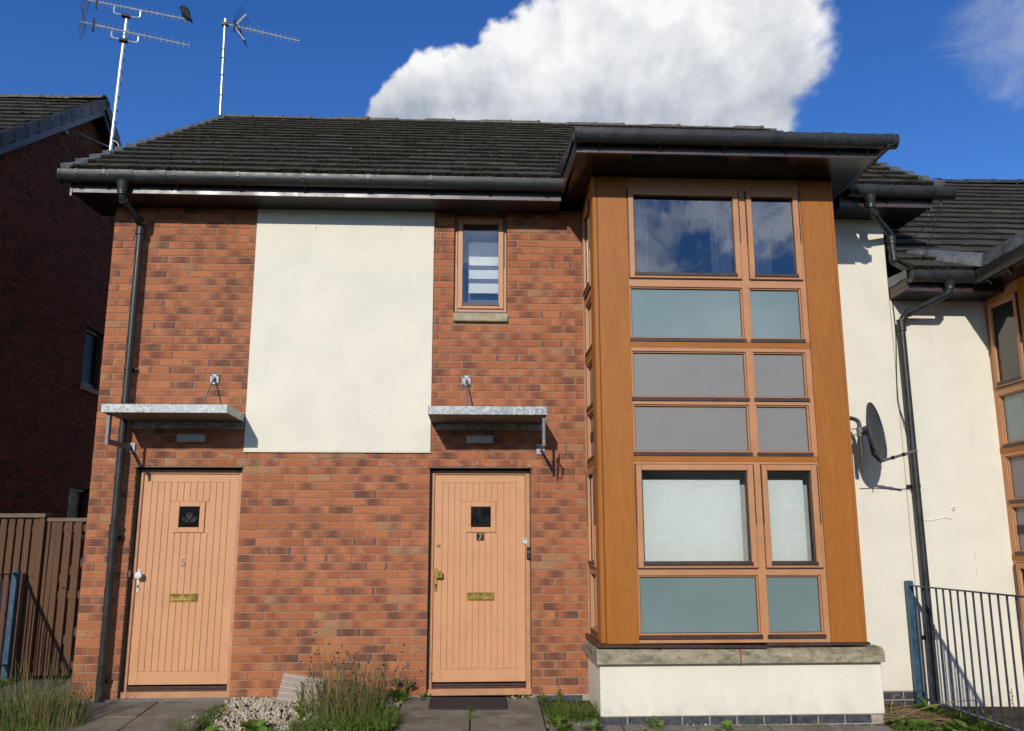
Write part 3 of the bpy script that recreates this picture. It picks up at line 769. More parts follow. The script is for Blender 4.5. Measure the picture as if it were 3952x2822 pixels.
# ------------------------------------------------------------------ the house in the middle
house = thing('terraced_house', 'red brick house with two peach doors and a tall timber bay window', 'house', (0, 0, 0))
D5 = (0.411, 1.408, -0.1, 2.095); D7 = (3.190, 4.167, -0.1, 2.095); PANEL = (1.411, 3.194, 2.25, 4.72); SWIN = (3.398, 3.937, 3.56, 4.72)
BAYX = (4.705, 7.005)
w = MB(); w.wall(0, 7.88, -0.35, 4.75, 0.0, 0.26, [D5, D7, (3.398, 3.937, 3.63, 4.72), (4.76, 6.95, 0.5, 4.70)])
w.build('wall', M['mortar'], house)
w = MB(); w.box(0.0, 0.26, 0.26, 7.6, -0.35, 4.9); w.box(7.62, 7.88, 0.26, 7.6, -0.35, 4.9); w.box(0.26, 7.62, 7.34, 7.6, -0.35, 4.9)
w.add([(0.0, 0.0, 4.9), (0.0, 7.6, 4.9), (0.0, 3.9, 7.75), (0.1, 0.0, 4.9), (0.1, 7.6, 4.9), (0.1, 3.9, 7.75)], [(0, 1, 2), (5, 4, 3), (0, 2, 5, 3), (1, 4, 5, 2)])
w.add([(7.78, 0.0, 4.9), (7.78, 7.6, 4.9), (7.78, 3.9, 7.75), (7.88, 0.0, 4.9), (7.88, 7.6, 4.9), (7.88, 3.9, 7.75)], [(0, 1, 2), (5, 4, 3), (0, 2, 5, 3), (1, 4, 5, 2)])
w.build('side_wall', M['red_wall'], house)
specs = courses(0.0, 4.70, 0.0, 63, [D5, D7, PANEL, SWIN], phase=-0.005)
lay(house, specs, M['brick'], 'brick', 'brickwork')
# doors sit on steel lintels; blue bricks at ground level
b = MB(); b.box(4.19, 4.70, -0.004, 0.02, -0.16, -0.002); b.build('base_mortar', M['pale_mortar'], house)
lay(house, [(Vector((4.30+0.225*i, -0.004, -0.042)), 0.215, 0.065, 0) for i in range(2)], M['blue_brick'], 'blue_brick', 'blue_brickwork')
b = MB(); b.box(PANEL[0], PANEL[1], -0.022, -0.002, 2.246, 4.716, 0.004)
b.box(PANEL[0]-0.004, PANEL[1]+0.004, -0.026, -0.002, 2.236, 2.2455); b.build('render_panel', M['render'], house)
b = MB()
for x in (2.00, 2.86): b.tube([(x, -0.024, 4.60), (x, -0.026, 4.50)], 0.004, 6)
for x, z in ((1.98, 2.29), (2.92, 2.29), (2.86, 2.262)): b.box(x-0.004, x+0.004, -0.0265, -0.021, z-0.03, z+0.012)
b.build('render_fixing', M['white'], house)
b = MB(); b.box(7.0, 7.876, -0.018, -0.002, 0.0, 4.716, 0.003); b.build('render_wall', M['render'], house)
b = MB(); b.box(7.0, 7.88, -0.012, -0.001, -0.45, -0.004); b.build('base_mortar', M['pale_mortar'], house)
lay(house, [(Vector((7.11+0.225*i+(0.1125 if j % 2 else 0), -0.012, -0.042-0.075*j)), 0.215, 0.065, 0) for i in range(4) for j in range(4)], M['blue_brick'], 'blue_brick', 'blue_brickwork')

def lintel(x0, x1):
    b = MB(); b.box(x0-0.02, x1+0.015, -0.016, 0.08, 2.088, 2.0945); b.build('lintel', M['black'], house)
lintel(D5[0], D5[1]); lintel(D7[0], D7[1])

# ---- doors
def lead_lines(b, segs, y, r=0.003):
    for pts in segs: b.tube([(x, y, z) for x, z in pts], r, 5)
def make_door(x0, x1, label, num):
    root = part_empty('door', ((x0+x1)/2, 0.1, 0), house, label)
    f = MB(); yf0, yf1 = 0.075, 0.15
    f.box(x0+0.012, x0+0.045, yf0, yf1, 0.0, 2.075, 0.003); f.box(x1-0.05, x1-0.006, yf0, yf1, 0.0, 2.075, 0.003); f.box(x0+0.045, x1-0.05, yf0, yf1, 2.035, 2.075, 0.003)
    f.box(x0+0.002, x1-0.002, 0.035, yf1, -0.012, 0.045, 0.004); f.build('door_frame', M['door_frame'], root)
    b = MB(); b.box(x0+0.001, x0+0.0115, 0.03, 0.14, 0.0, 2.08); b.box(x0+0.0115, x1, 0.10, 0.14, 2.0755, 2.09); b.build('frame_seal', M['rubber'], root)
    l, r, zb, zt = x0+0.048, x1-0.053, 0.10, 2.032; yl = 0.095
    k = MB(); k.box(l, r, yl+0.004, yl+0.045, zb, zt); k.build('door_leaf', M['door'], root)
    st = MB()
    gl, gr, gb, gt = l+0.075, r-0.085, 0.215, 1.957
    st.box(l, gl, yl-0.004, yl+0.003, zb, zt, 0.0015); st.box(gr, r, yl-0.004, yl+0.003, zb, zt, 0.0015); st.box(gl+0.0006, gr-0.0006, yl-0.004, yl+0.003, gt, zt, 0.0015); st.box(gl+0.0006, gr-0.0006, yl-0.004, yl+0.003, zb, gb, 0.0015)
    st.build('door_rail', M['door'], root)
    n = 12; pw = (gr-gl)/n; wx0, wx1, wz0, wz1 = l+0.302, l+0.593, 1.478, 1.773
    for i in range(n):
        a = gl+pw*i
        pl = MB()
        spans = [(gb+0.001, gt-0.001)]
        if a+pw > wx0+0.01 and a < wx1-0.01: spans = [(gb+0.001, wz0-0.001), (wz1+0.001, gt-0.001)]
        for s0, s1 in spans: pl.box(a+0.003, a+pw-0.003, yl-0.003, yl+0.003, s0, s1, 0.0022)
        pl.build('plank', M['door'], root)
    fr = MB(); fr.ring(wx0, wx1, wz0, wz1, 0.05, yl-0.014, yl+0.004, 0.004); fr.build('glazing_frame', M['door'], root)
    g = MB(); g.box(wx0+0.05, wx1-0.05, yl-0.0045, yl-0.0035, wz0+0.05, wz1-0.05); g.build('pane', M['glass_dark'], root)
    bk = MB(); bk.box(wx0+0.05, wx1-0.05, yl-0.001, yl+0.0035, wz0+0.05, wz1-0.05); bk.build('pane_backing', M['room'], root)
    ld = MB(); cx, cz = (wx0+wx1)/2, (wz0+wz1)/2
    if num == '5':
        for ofs, mm, pts in ((0, 'rose', [(-0.03, 0.05), (-0.015, 0.03), (0, 0.055), (0.015, 0.03), (0.03, 0.05), (0.033, 0.01), (0.012, -0.025), (-0.012, -0.025), (-0.033, 0.01)]),
                             (0, 'fern', [(-0.078, 0.0), (-0.05, -0.045), (0.0, -0.05), (-0.02, -0.03), (-0.04, -0.005), (-0.055, 0.0)]), (0, 'fern', [(0.078, 0.0), (0.055, 0.0), (0.04, -0.005), (0.02, -0.03), (0.0, -0.05), (0.05, -0.045)])):
            q = MB(); q.add([(cx+x, yl-0.0052, cz+z) for x, z in pts], [tuple(range(len(pts)))]); q.build('leaded_shape', M[mm], root)
            lead_lines(ld, [[(cx+x, cz+z) for x, z in pts+pts[:1]]], yl-0.006, 0.0025)
        lead_lines(ld, [[(cx-0.09, cz-0.062), (cx+0.09, cz-0.062)], [(cx-0.09, cz+0.062), (cx+0.09, cz+0.062)]], yl-0.006, 0.002)
    else:
        S = []
        for x in (-0.012, 0.004): S.append([(cx+x, cz-0.095), (cx+x, cz+0.095)])
        for z in (-0.008, 0.008): S.append([(cx-0.095, cz+z), (cx+0.095, cz+z)])
        for sx, sz in ((1, 1), (-1, -1)):
            S.append([(cx+sx*0.03, cz+sz*0.09), (cx+sx*0.055, cz+sz*0.02), (cx+sx*0.085, cz+sz*0.09)]); S.append([(cx+sx*0.04, cz+sz*0.09), (cx+sx*0.055, cz+sz*0.045), (cx+sx*0.07, cz+sz*0.09)])
        for sx, sz in ((-1, 1), (1, -1)):
            for rr in (0.035, 0.02): S.append([(cx+sx*0.055+rr*math.cos(a*math.pi/6), cz+sz*0.052+rr*1.1*math.sin(a*math.pi/6)) for a in range(13)])
        lead_lines(ld, S, yl-0.006, 0.0028)
    ld.build('lead_line', M['iron'], root)
    # rain bar, letter plate, lock
    rb = MB(); rb.box(l+0.002, r-0.002, 0.072, 0.098, 0.066, 0.088, 0.004); rb.box(l+0.002, r-0.002, 0.078, 0.10, 0.048, 0.0655, 0.003); rb.build('weather_bar', M['cocoa'], root)
    lx = l+0.322; lp = MB(); lp.box(lx, lx+0.258, yl-0.012, yl-0.003, 0.838, 0.913, 0.005); lo = lp.build('letter_plate', M['brass'], root)
    lq = MB(); lq.box(lx+0.012, lx+0.246, yl-0.020, yl-0.0125, 0.85, 0.896, 0.003); lq.box(lx+0.004, lx+0.254, yl-0.017, yl-0.0125, 0.899, 0.909, 0.002); lq.build('letter_flap', M['brass'], root)
    hm = 'white' if num == '5' else 'brass'; hx = l+0.022
    h = MB(); h.box(hx-0.013, hx+0.013, yl-0.016, yl-0.0045, 0.925, 1.14, 0.006)
    if num == '5':
        h.tube([(hx, yl-0.016, 1.085), (hx, yl-0.05, 1.085)], 0.012, 12); h.tube([(hx+0.01, yl-0.050, 1.085), (hx+0.018, yl-0.062, 1.085), (hx+0.02, yl-0.082, 1.085), (hx+0.02, yl-0.085, 1.085)], 0.03, 18, True, [0.024, 0.036, 0.03, 0.012])
    else:
        h.tube([(hx, yl-0.016, 1.083), (hx, yl-0.045, 1.083)], 0.012, 12); h.box(hx-0.004, hx+0.062, yl-0.06, yl-0.044, 1.052, 1.114, 0.004)
    ho = h.build('handle', M[hm], root, smooth=True)
    kh = MB(); kh.tube([(hx, yl-0.0165, 0.985), (hx, yl-0.0185, 0.985)], 0.009, 10); kh.box(hx-0.003, hx+0.003, yl-0.0185, yl-0.0165, 0.962, 0.985); kh.build('keyhole', M['black'], root)
    if num == '7':
        c = MB(); c.tube([(l+0.043, yl-0.0045, 1.357), (l+0.043, yl-0.016, 1.357)], 0.017, 16); c.build('lock_cylinder', M['brass'], root, smooth=True)
        p = MB(); p.box(l+0.406, l+0.480, yl-0.008, yl-0.0035, 1.40, 1.472, 0.002); p.build('number_plaque', M['black'], root)
        me = text_mesh('7', 0.085, 0.0012); me.materials.append(M['brass']); o = inst('house_number', me, root, (l+0.443, yl-0.0095, 1.407), (math.pi/2, 0, 0))
        s = MB(); s.box(x1-0.075, x1-0.036, 0.0735, 0.0748, 1.373, 1.424); s.build('sticker', M['white'], root)
        s = MB(); s.box(x1-0.073, x1-0.038, 0.0722, 0.0733, 1.405, 1.421); s.box(x1-0.063, x1-0.049, 0.0722, 0.0733, 1.387, 1.397); s.build('sticker_print', M['sticker_blue'], root)
    else:
        me = text_mesh('5', 0.10, 0.003); me.materials.append(M['steel']); inst('house_number', me, root, (l+0.418, yl-0.0065, 1.165), (math.pi/2, 0, 0))
        s = MB(); s.box(x0-0.012, x0+0.014, 0.015, 0.05, 1.07, 1.13, 0.003); s.build('strike_plate', M['steel'], root)
    c = MB(); c.tube([(l+0.03, yl-0.0045, 1.47 if num == '7' else 1.55), (l+0.03, yl-0.0065, 1.47 if num == '7' else 1.55)], 0.006, 8); c.build('screw', M['brass'], root)
make_door(D5[0], D5[1], 'peach boarded front door numbered 5 with white handle', '5')
make_door(D7[0], D7[1], 'peach boarded front door numbered 7 with brass handle', '7')

# ---- door canopies
def canopy(x0, x1, plate, rod_end, brk, label):
    b = MB(); zb, zt, yf = 2.528, 2.606, -0.55
    b.box(x0, x1, yf, yf+0.012, zb, zt, 0.002); b.box(x0, x0+0.010, yf+0.0125, -0.003, zb, zt, 0.002); b.box(x1-0.010, x1, yf+0.0125, -0.003, zb, zt, 0.002); b.box(x0+0.0105, x1-0.0105, yf+0.0125, -0.003, zt-0.012, zt-0.002)
    root = b.build('canopy', M['galv'], house, label=label)
    b = MB(); b.box(x0+0.012, x1-0.012, yf+0.014, -0.004, zb+0.004, zb+0.016); b.build('canopy_underside', M['canopy_under'], root)
    b = MB(); b.box(x0+0.05, x1, -0.022, -0.006-0.0075, 2.458, 2.527); b.build('back_plate', M['galv'], root)
    px, pz = plate
    b = MB(); b.box(px-0.041, px+0.041, -0.022, -0.0125, pz-0.052, pz+0.052, 0.002); fp = b.build('fixing_plate', M['galv'], root)
    b = MB()
    for sx in (-1, 1):
        for sz in (-1, 1): b.tube([(px+sx*0.028, -0.022, pz+sz*0.038), (px+sx*0.028, -0.034, pz+sz*0.038)], 0.008, 6)
    b.build('bolt', M['iron'], root)
    b = MB(); b.box(px-0.012, px+0.012, -0.06, -0.0225, pz-0.02, pz+0.02, 0.003); b.tube([(px, -0.045, pz), rod_end], 0.007, 8); b.build('tie_rod', M['galv_plain'], root)
    bx = brk
    b = MB(); b.box(bx-0.004, bx+0.004, -0.505, -0.46, 2.248, 2.5275, 0.001); b.box(bx-0.0042, bx+0.0042, -0.4595, -0.0125, 2.248, 2.298, 0.001); b.box(bx-0.022, bx-0.0045, -0.505, -0.50, 2.248, 2.5275); b.build('bracket', M['galv_plain'], root)
    b = MB(); b.box(bx-0.04, bx+0.04, -0.012-0.0095, -0.0125, 2.225, 2.325, 0.002); b.build('bracket_plate', M['galv'], root)
canopy(0.293, 1.400, (1.092, 2.946), (1.135, -0.44, 2.607), 0.352, 'spangled galvanised canopy over the left door')
canopy(3.195, 4.281, (3.534, 2.949), (3.549, -0.44, 2.607), 4.262, 'spangled galvanised canopy over the right door')
for x0 in (0.790, 3.540):
    b = MB(); b.box(x0, x0+0.262, -0.075, -0.0125, 2.328, 2.405, 0.010); l = b.build('bulkhead_light', M['lampbox'], house)
    b = MB(); b.box(x0+0.012, x0+0.25, -0.080, -0.0755, 2.338, 2.395, 0.002); b.build('diffuser', M['lampbox'], l)

# ---- small upstairs window
def small_window():
    x0, x1, z0, z1 = 3.398, 3.937, 3.64, 4.70
    b = MB(); b.ring(x0+0.005, x1-0.005, z0+0.03, z1, 0.03, 0.045, 0.11, 0.003); root = b.build('window', M['frame'], house)
    b = MB(); b.box(x0, x1+0.006, -0.045, 0.10, 3.553, 3.636, 0.006); b.build('stone_sill', M['sill'], root)
    b = MB(); b.box(x0+0.002, x1-0.002, 0.02, 0.11, 3.6365, 3.668, 0.003); b.build('sill_trim', M['cocoa'], root)
    b = MB(); b.ring(x0+0.036, x1-0.036, 3.703, 4.668, 0.052, 0.030, 0.085, 0.005); b.build('sash', M['frame'], root)
    b = MB(); b.box(x0+0.082, x1-0.082, 0.022, 0.0295, 3.735, 3.764, 0.002); b.build('drip_bar', M['cocoa'], root)
    for e in (x0+0.028, x1-0.0345): b = MB(); b.box(e, e+0.0065, 0.03, 0.05, 4.15, 4.66); b.build('hinge_strip', M['cocoa'], root)
    b = MB(); b.box(x0+0.086, x1-0.086, 0.05, 0.054, 3.753, 4.617); b.build('pane', M['glass'], root)
    for i in range(3):
        z = 4.30-0.145*i; b = MB(); b.box(x0+0.15, x1-0.07, 0.155, 0.158, z-0.095, z); b.build('blind_stripe', M['blind2'], root)
    b = MB(); b.box(x0+0.145, x1-0.07, 0.162, 0.164, 3.915, 4.46); b.build('blind_sheer', M['sheer'], root)
    b = MB(); b.box(x0+0.05, x1-0.05, 0.24, 0.245, 3.66, 4.70); b.build('inner_panel', M['sheer'], root)
    b = MB(); b.box(x0+0.145, x1-0.07, 0.15, 0.165, 3.905, 3.922); b.build('blind_bar', M['white'], root)
    b = MB(); b.box(x0-0.3, x1+0.3, 1.7, 1.75, 3.2, 4.9); b.box(x0-0.3, x0-0.25, 0.262, 1.7, 3.2, 4.9); b.box(x1+0.25, x1+0.3, 0.262, 1.7, 3.2, 4.9); b.box(x0-0.25, x1+0.25, 0.262, 1.7, 3.2, 3.25); b.box(x0-0.25, x1+0.25, 0.262, 1.7, 4.85, 4.9)
    b.build('room_lining', M['room'], root)
small_window()

# ---- bay windows
def bay(h, X0, dz, front=True, label=None):
    """storey-height timber bay; X0 is its left face, its front 2.3 m wide and 0.75 m before the wall"""
    ox = X0-4.705
    def F(*p): return Vector((p[0]+ox, p[1], p[2]+dz))
    TF = Matrix.Translation((ox, 0, dz))                                   # front: local x = picture x
    TS = Matrix.Translation((X0, 0, dz)) @ Matrix.Rotation(-math.pi/2, 4, 'Z')    # left side: local x runs out from the wall, local -y faces left
    Y0 = -0.75
    rows_f = [('fixed', 0.600, 1.100, 'frost'), ('sash', 1.155, 2.065, 'blind'), ('fixed', 2.168, 2.600, 'spandrel'), ('fixed', 2.664, 3.092, 'spandrel'), ('fixed', 3.212, 3.703, 'frost'), ('sash', 3.775, 4.660, 'clear')]
    def face(T, u0, u1, cols, d0, side):
        fr = MB(T); holes = []
        for kind, z0, z1, g in rows_f:
            for a, b_, c_, d_ in cols:
                holes.append((a, b_, z0, z1) if kind == 'fixed' else (c_, d_, z0, z1))
        # rails that show oak are left out of the painted frame
        rails = [(u0, u1, 3.126, 3.190), (u0, u1, 2.084, 2.137)]
        fr.wall(u0, u1, 0.537, 4.776, d0+0.012, d0+0.085, holes+rails)
        root = fr.build('bay_side_frame' if side else 'bay_window', M['frame'], h, label=None if side else label)
        for r in rails:
            q = MB(T); q.box(r[0], r[1], d0+0.008, d0+0.085, r[2]+0.0005, r[3]-0.0005, 0.002); q.build('oak_rail', M['oak_x'], root)
        for kind, z0, z1, g in rows_f:
            for a, b_, c_, d_ in cols:
                if kind == 'fixed':
                    q = MB(T); q.ring(a+0.0004, b_-0.0004, z0+0.0004, z1-0.0004, 0.014, d0+0.026, d0+0.06, 0.003); q.build('glazing_bead', M['frame'], root)
                    q = MB(T); q.box(a-0.012, b_+0.012, d0+0.001, d0+0.0115, z0-0.034, z0+0.002, 0.004); q.build('drip_bar', M['cocoa'], root)
                    q = MB(T); q.box(a+0.014, b_-0.014, d0+0.045, d0+0.05, z0+0.014, z1-0.014); q.build('pane' if g == 'frost' else 'spandrel', M[g], root)
                    q = MB(T); q.ring(a+0.0145, b_-0.0145, z0+0.0145, z1-0.0145, 0.005, d0+0.0425, d0+0.0445); q.build('pane_seal', M['rubber'], root)
                else:
                    q = MB(T); q.ring(c_+0.006, d_-0.006, z0+0.006, z1-0.006, 0.052, d0-0.006, d0+0.06, 0.005); q.build('sash', M['frame'], root)
                    q = MB(T); q.ring(c_+0.058, d_-0.058, z0+0.058, z1-0.058, 0.007, d0+0.018, d0+0.022); q.build('pane_seal', M['rubber'], root)
                    q = MB(T); q.box(c_+0.05, d_-0.05, d0-0.016, d0-0.0065, z0+0.028, z0+0.058, 0.003); q.build('drip_bar', M['cocoa'], root)
                    q = MB(T); zc = z0+0.42*(z1-z0)
                    for e in (c_+0.001, d_-0.0055): q = MB(T); q.box(e, e+0.0045, d0-0.010, d0+0.03, zc, z1-0.01); q.build('hinge_strip', M['cocoa'], root)
                    q = MB(T); q.box(c_+0.006, d_-0.006, d0-0.002, d0+0.03, z0+0.0005, z0+0.0055); q.build('sash_gasket', M['rubber'], root)
                    q = MB(T); q.box(c_+0.056, d_-0.056, d0+0.023, d0+0.027, z0+0.056, z1-0.056); q.build('pane', M['glass'], root)
                    if g == 'blind':
                        q = MB(T); q.box(c_+0.066, d_-0.10 if not side else d_-0.06, d0+0.10, d0+0.102, z0-0.02, z1-0.135); q.build('roller_blind', M['blind'], root)
                    else:
                        q = MB(T); n = 28
                        wd = 0.20 if not side else 0.12
                        for s0 in ((c_+0.03, d_-0.03-wd) if (d_-c_) > 0.7 else (c_+0.10,)):
                            pts = [(s0+wd*i/n, d0+0.20+0.018*math.sin(i*1.7)+0.008*math.sin(i*0.7)) for i in range(n+1)]
                            q.add([(x, y, z) for x, y in pts for z in (z0-0.1, z1+0.05)], [(2*i, 2*i+2, 2*i+3, 2*i+1) for i in range(n)])
                        q.build('curtain', M['voile'], root, smooth=True)
        return root
    root = None
    if front:
        root = face(TF, 5.03, 6.69, [(5.038, 6.088, 5.034, 6.096), (6.152, 6.640, 6.158, 6.672)], Y0, False)
    side = face(TS, 0.0, 0.545, [(0.085, 0.50, 0.07, 0.52)], 0.0, True)
    if root is None: root = side
    # corner panels
    for x0, x1, e0, e1 in ((4.705, 5.028, 4.752, 4.752), (6.692, 7.005, 6.976, 6.976)):
        q = MB(TF)
        if x0 < 5:
            q.box(x0, e0-0.0015, Y0-0.002, Y0+0.03, 0.534, 4.776, 0.010); q.box(e0, x1, Y0, Y0+0.03, 0.534, 4.776, 0.0025)
            q.box(x0, x0+0.03, Y0+0.0305, -0.547, 0.534, 4.776, 0.002)
        else:
            q.box(x0, e0-0.0015, Y0, Y0+0.03, 0.534, 4.776, 0.0025); q.box(e0, x1, Y0-0.002, Y0+0.03, 0.534, 4.776, 0.006)
            q.box(x1-0.03, x1, Y0+0.0305, -0.003, 0.534, 4.776, 0.002)
        q.build('oak_panel', M['oak'], root)
    q = MB(TF); q.box(4.74, 6.97, 0.62, 0.66, 0.3, 4.9); q.box(4.74, 6.97, -0.66, 0.62, 2.34, 2.42); q.box(4.74, 6.97, -0.66, 0.62, 0.40, 0.44); q.box(6.90, 6.94, -0.66, 0.62, 0.3, 4.78)
    q.box(4.74, 6.97, -0.66, 0.62, 4.79, 4.83); q.build('room_lining', M['room'], root)
    q = MB(TF); q.box(4.80, 6.88, -0.52, -0.50, 0.46, 2.33); q.build('inner_panel', M['reflection_grey'], root)  # added pale panel; its grey stands in for sky reflected beside the blind
    # base
    q = MB(TF); q.box(4.69, 7.12, -0.73, -0.014, -0.055, 0.372, 0.006); q.build('render_plinth', M['render'], root)
    for a, b_ in ((4.657, 5.874), (5.888, 7.127)):
        q = MB(TF); prof = [(0, -0.79, 0.375), (0, -0.79, 0.462), (0, -0.745, 0.494), (0, -0.60, 0.497), (0, -0.60, 0.373)]
        q.prism(prof, (a, 0, 0), (b_, 0, 0)); q.build('stone_sill', M['stone'], root)
    q = MB(TF); prof = [(4.657, 0, 0.3755), (4.657, 0, 0.4615), (4.70, 0, 0.4935), (4.80, 0, 0.4965), (4.80, 0, 0.3735)]; q.prism(prof, (0, -0.5995, 0), (0, -0.014, 0)); q.build('stone_sill', M['stone'], root)
    q = MB(TF); q.box(5.8745, 5.8875, -0.791, -0.62, 0.372, 0.49); q.build('sill_joint', M['mastic'], root)
    for a, b_, tilt, dzz in ((4.70, 6.115, 0.010, 0.0), (6.12, 7.012, -0.002, 0.004)):
        q = MB(TF); R = Matrix.Rotation(tilt, 3, 'Y'); q.box(0, b_-a, -0.785, -0.7465, 0.0, 0.025, 0.003, R, (a, 0, 0.508+dzz)); q.build('sill_flashing', M['cocoa'], root)
    q = MB(TF); q.box(4.668, 4.704, -0.785, -0.004, 0.508, 0.545, 0.004); q.build('sill_flashing', M['cocoa'], root)
    if front:
        q = MB(TF); q.box(4.705, 7.11, -0.712, -0.2, -0.42, -0.0555); q.build('base_mortar', M['pale_mortar'], root)
        sp = [(F(4.80+0.2325*i+(0.116 if j % 2 else 0), -0.712, -0.095-0.075*j), 0.222, 0.065, 0) for i in range(10) for j in range(3)]
        lay(root, [(Vector(c), w_, h_, r) for c, w_, h_, r in sp], M['blue_brick'], 'blue_brick', 'blue_brickwork')
    return root
bay_main = bay(house, 4.705, 0.0, True, 'tall oak-clad bay window between brick and white render')

# ---- roof and eaves of the middle house
PITCH_R = math.atan(0.7013)
EY, EZ = -0.43, 4.908
def deck(h, x0, x1, ye, ze, slope, yr, thick=0.06, back=True):
    b = MB(); zr = ze+slope*(yr-ye); y2 = 2*yr-ye
    pr = [(0, ye+0.02, ze-0.005), (0, yr, zr-0.02), (0, y2-0.02, ze-0.005), (0, y2-0.02, ze-0.07), (0, yr, zr-0.10), (0, ye+0.02, ze-0.07)]
    b.prism(pr, (x0, 0, 0), (x1, 0, 0)); b.build('roof_deck', M['soffit_dark'], h)
RY = 3.95; RZ = EZ+0.7013*(RY-EY)
deck(house, -0.25, 8.2, EY, EZ, 0.7013, RY)
roof_slope(house, -0.26, 8.24, EY, EZ, PITCH_R, 17, 300)
ridge(house, -0.33, 8.1, RY, RZ-0.085, M['lichen'])
def verges(h, x0, x1, ye, ze, pitch, n, m, gauge=0.3078, back=False, drop=0.0):
    """lapped verge caps, thick at the front edge; drop is the depth of the plate that covers the tile ends"""
    b = MB(); L = gauge+0.03
    pr = [(0, -0.006, -0.012), (0, -0.006, 0.044), (0, L, 0.010), (0, L, -0.012)]
    b.prism(pr, (x0, 0, 0), (x1, 0, 0))
    if drop: b.prism([(0, -0.004, -drop-0.012), (0, -0.006, 0.046), (0, L, 0.012), (0, L, -drop+0.012)], (x1-0.004, 0, 0), (x1+0.008, 0, 0))
    me = bpy.data.meshes.new('verge_tile'); me.from_pydata([v-Vector(((x0+x1)/2, 0, 0)) for v in b.v], [], b.f); me.materials.append(m)
    for k in range(n):
        s = -1 if back else 1
        o = inst('verge_tile', me, h, ((x0+x1)/2, ye+s*gauge*k*math.cos(pitch), ze+gauge*k*math.sin(pitch)+0.004), ((pitch if not back else -pitch)+random.uniform(-0.008, 0.008), 0, 0))
        if back: o.scale = (1, -1, 1)
left_h = None
verges(house, -0.345, -0.23, EY, EZ, PITCH_R, 17, M['verge'])
verges(house, 8.20, 8.315, EY, EZ, PITCH_R, 17, M['verge'])
# fascias, soffits
b = MB(); b.box(-0.265, 4.46, -0.345, -0.325, 4.703, 4.90, 0.003); b.build('fascia', M['fascia'], house)
b = MB(); b.box(7.27, 8.20, -0.345, -0.325, 4.703, 4.90, 0.003); b.build('fascia', M['fascia'], house)
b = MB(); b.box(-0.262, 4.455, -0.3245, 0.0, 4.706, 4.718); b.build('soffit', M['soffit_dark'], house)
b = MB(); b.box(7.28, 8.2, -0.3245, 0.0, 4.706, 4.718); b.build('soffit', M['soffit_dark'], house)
def barge(h, x0, x1, ye, ze, slope, yr, m, name='bargeboard', z0=0.03, z1=0.24):
    b = MB(); zr = ze+slope*(yr-ye); y2 = 2*yr-ye
    b.add([(x, y, z) for x in (x0, x1) for y, z in ((ye+0.08, ze-z0), (yr, zr-z0-0.02), (y2-0.08, ze-z0), (y2-0.08, ze-z1), (yr, zr-z1-0.02), (ye+0.08, ze-z1))],
          [(0, 1, 4, 5), (1, 2, 3, 4), (11, 10, 7, 6), (10, 9, 8, 7), (5, 4, 10, 11), (4, 3, 9, 10), (0, 6, 7, 1), (1, 7, 8, 2), (0, 5, 11, 6), (2, 8, 9, 3)])
    b.build(name, m, h)
barge(house, -0.285, -0.265, EY, EZ, 0.7013, RY, M['fascia'])
barge(house, 8.2, 8.22, EY, EZ, 0.7013, RY, M['fascia'])
for x0, x1 in ((-0.264, -0.002), (7.882, 8.199)):
    b = MB(); zr = RZ-0.2
    b.prism([(0, -0.325, EZ-0.178), (0, RY, zr), (0, 2*RY+0.325, EZ-0.178), (0, 2*RY+0.325, EZ-0.166), (0, RY, zr+0.012), (0, -0.325, EZ-0.166)], (x0, 0, 0), (x1, 0, 0)); b.build('verge_soffit', M['soffit_dark'], house)
    b = MB(); b.add([(x0, -0.324, 4.717), (x0, 0.24, 4.717), (x0, 0.24, 5.20), (x0, -0.324, 4.80), (x0+0.012, -0.324, 4.717), (x0+0.012, 0.24, 4.717), (x0+0.012, 0.24, 5.20), (x0+0.012, -0.324, 4.80)],
                    [(0, 1, 2, 3), (7, 6, 5, 4), (0, 4, 5, 1), (1, 5, 6, 2), (2, 6, 7, 3), (3, 7, 4, 0)])
    b.box(x0+0.012, x1, -0.0005, 0.24, 4.7165, 4.7175); b.build('box_end', M['soffit_dark'], house)
gutter(house, (-0.345, -0.408, 4.884), (4.475, -0.408, 4.884), [0.16, 0.42, 1.08, 1.68, 2.30, 2.92, 3.52, 4.10, 4.66], [(0.58, 0.11), (0.95, 0.05)])
b = MB(); b.tube([(0.235, -0.408, 4.79), (0.235, -0.408, 4.70)], 0.045, 14, True, [0.06, 0.040]); b.build('gutter_outlet', M['pipe'], house, smooth=True)
pipe(house, [(0.235, -0.408, 4.76), (0.235, -0.405, 4.63), (0.298, -0.088, 4.50), (0.296, -0.088, 4.30), (0.293, -0.088, -0.04)],
     [((0.235, -0.407, 4.70), (0, 0, 1), 0.035), ((0.297, -0.088, 4.44), (0, 0, 1), 0.05), ((0.294, -0.088, 1.50), (0, 0, 1), 0.045), ((0.245, -0.36, 4.615), (0.06, 0.3, -0.13), 0.012), ((0.290, -0.13, 4.52), (0.06, 0.3, -0.13), 0.012)], [(0.295, -0.088, 3.03), (0.294, -0.088, 1.43), (0.293, -0.088, 0.155)])
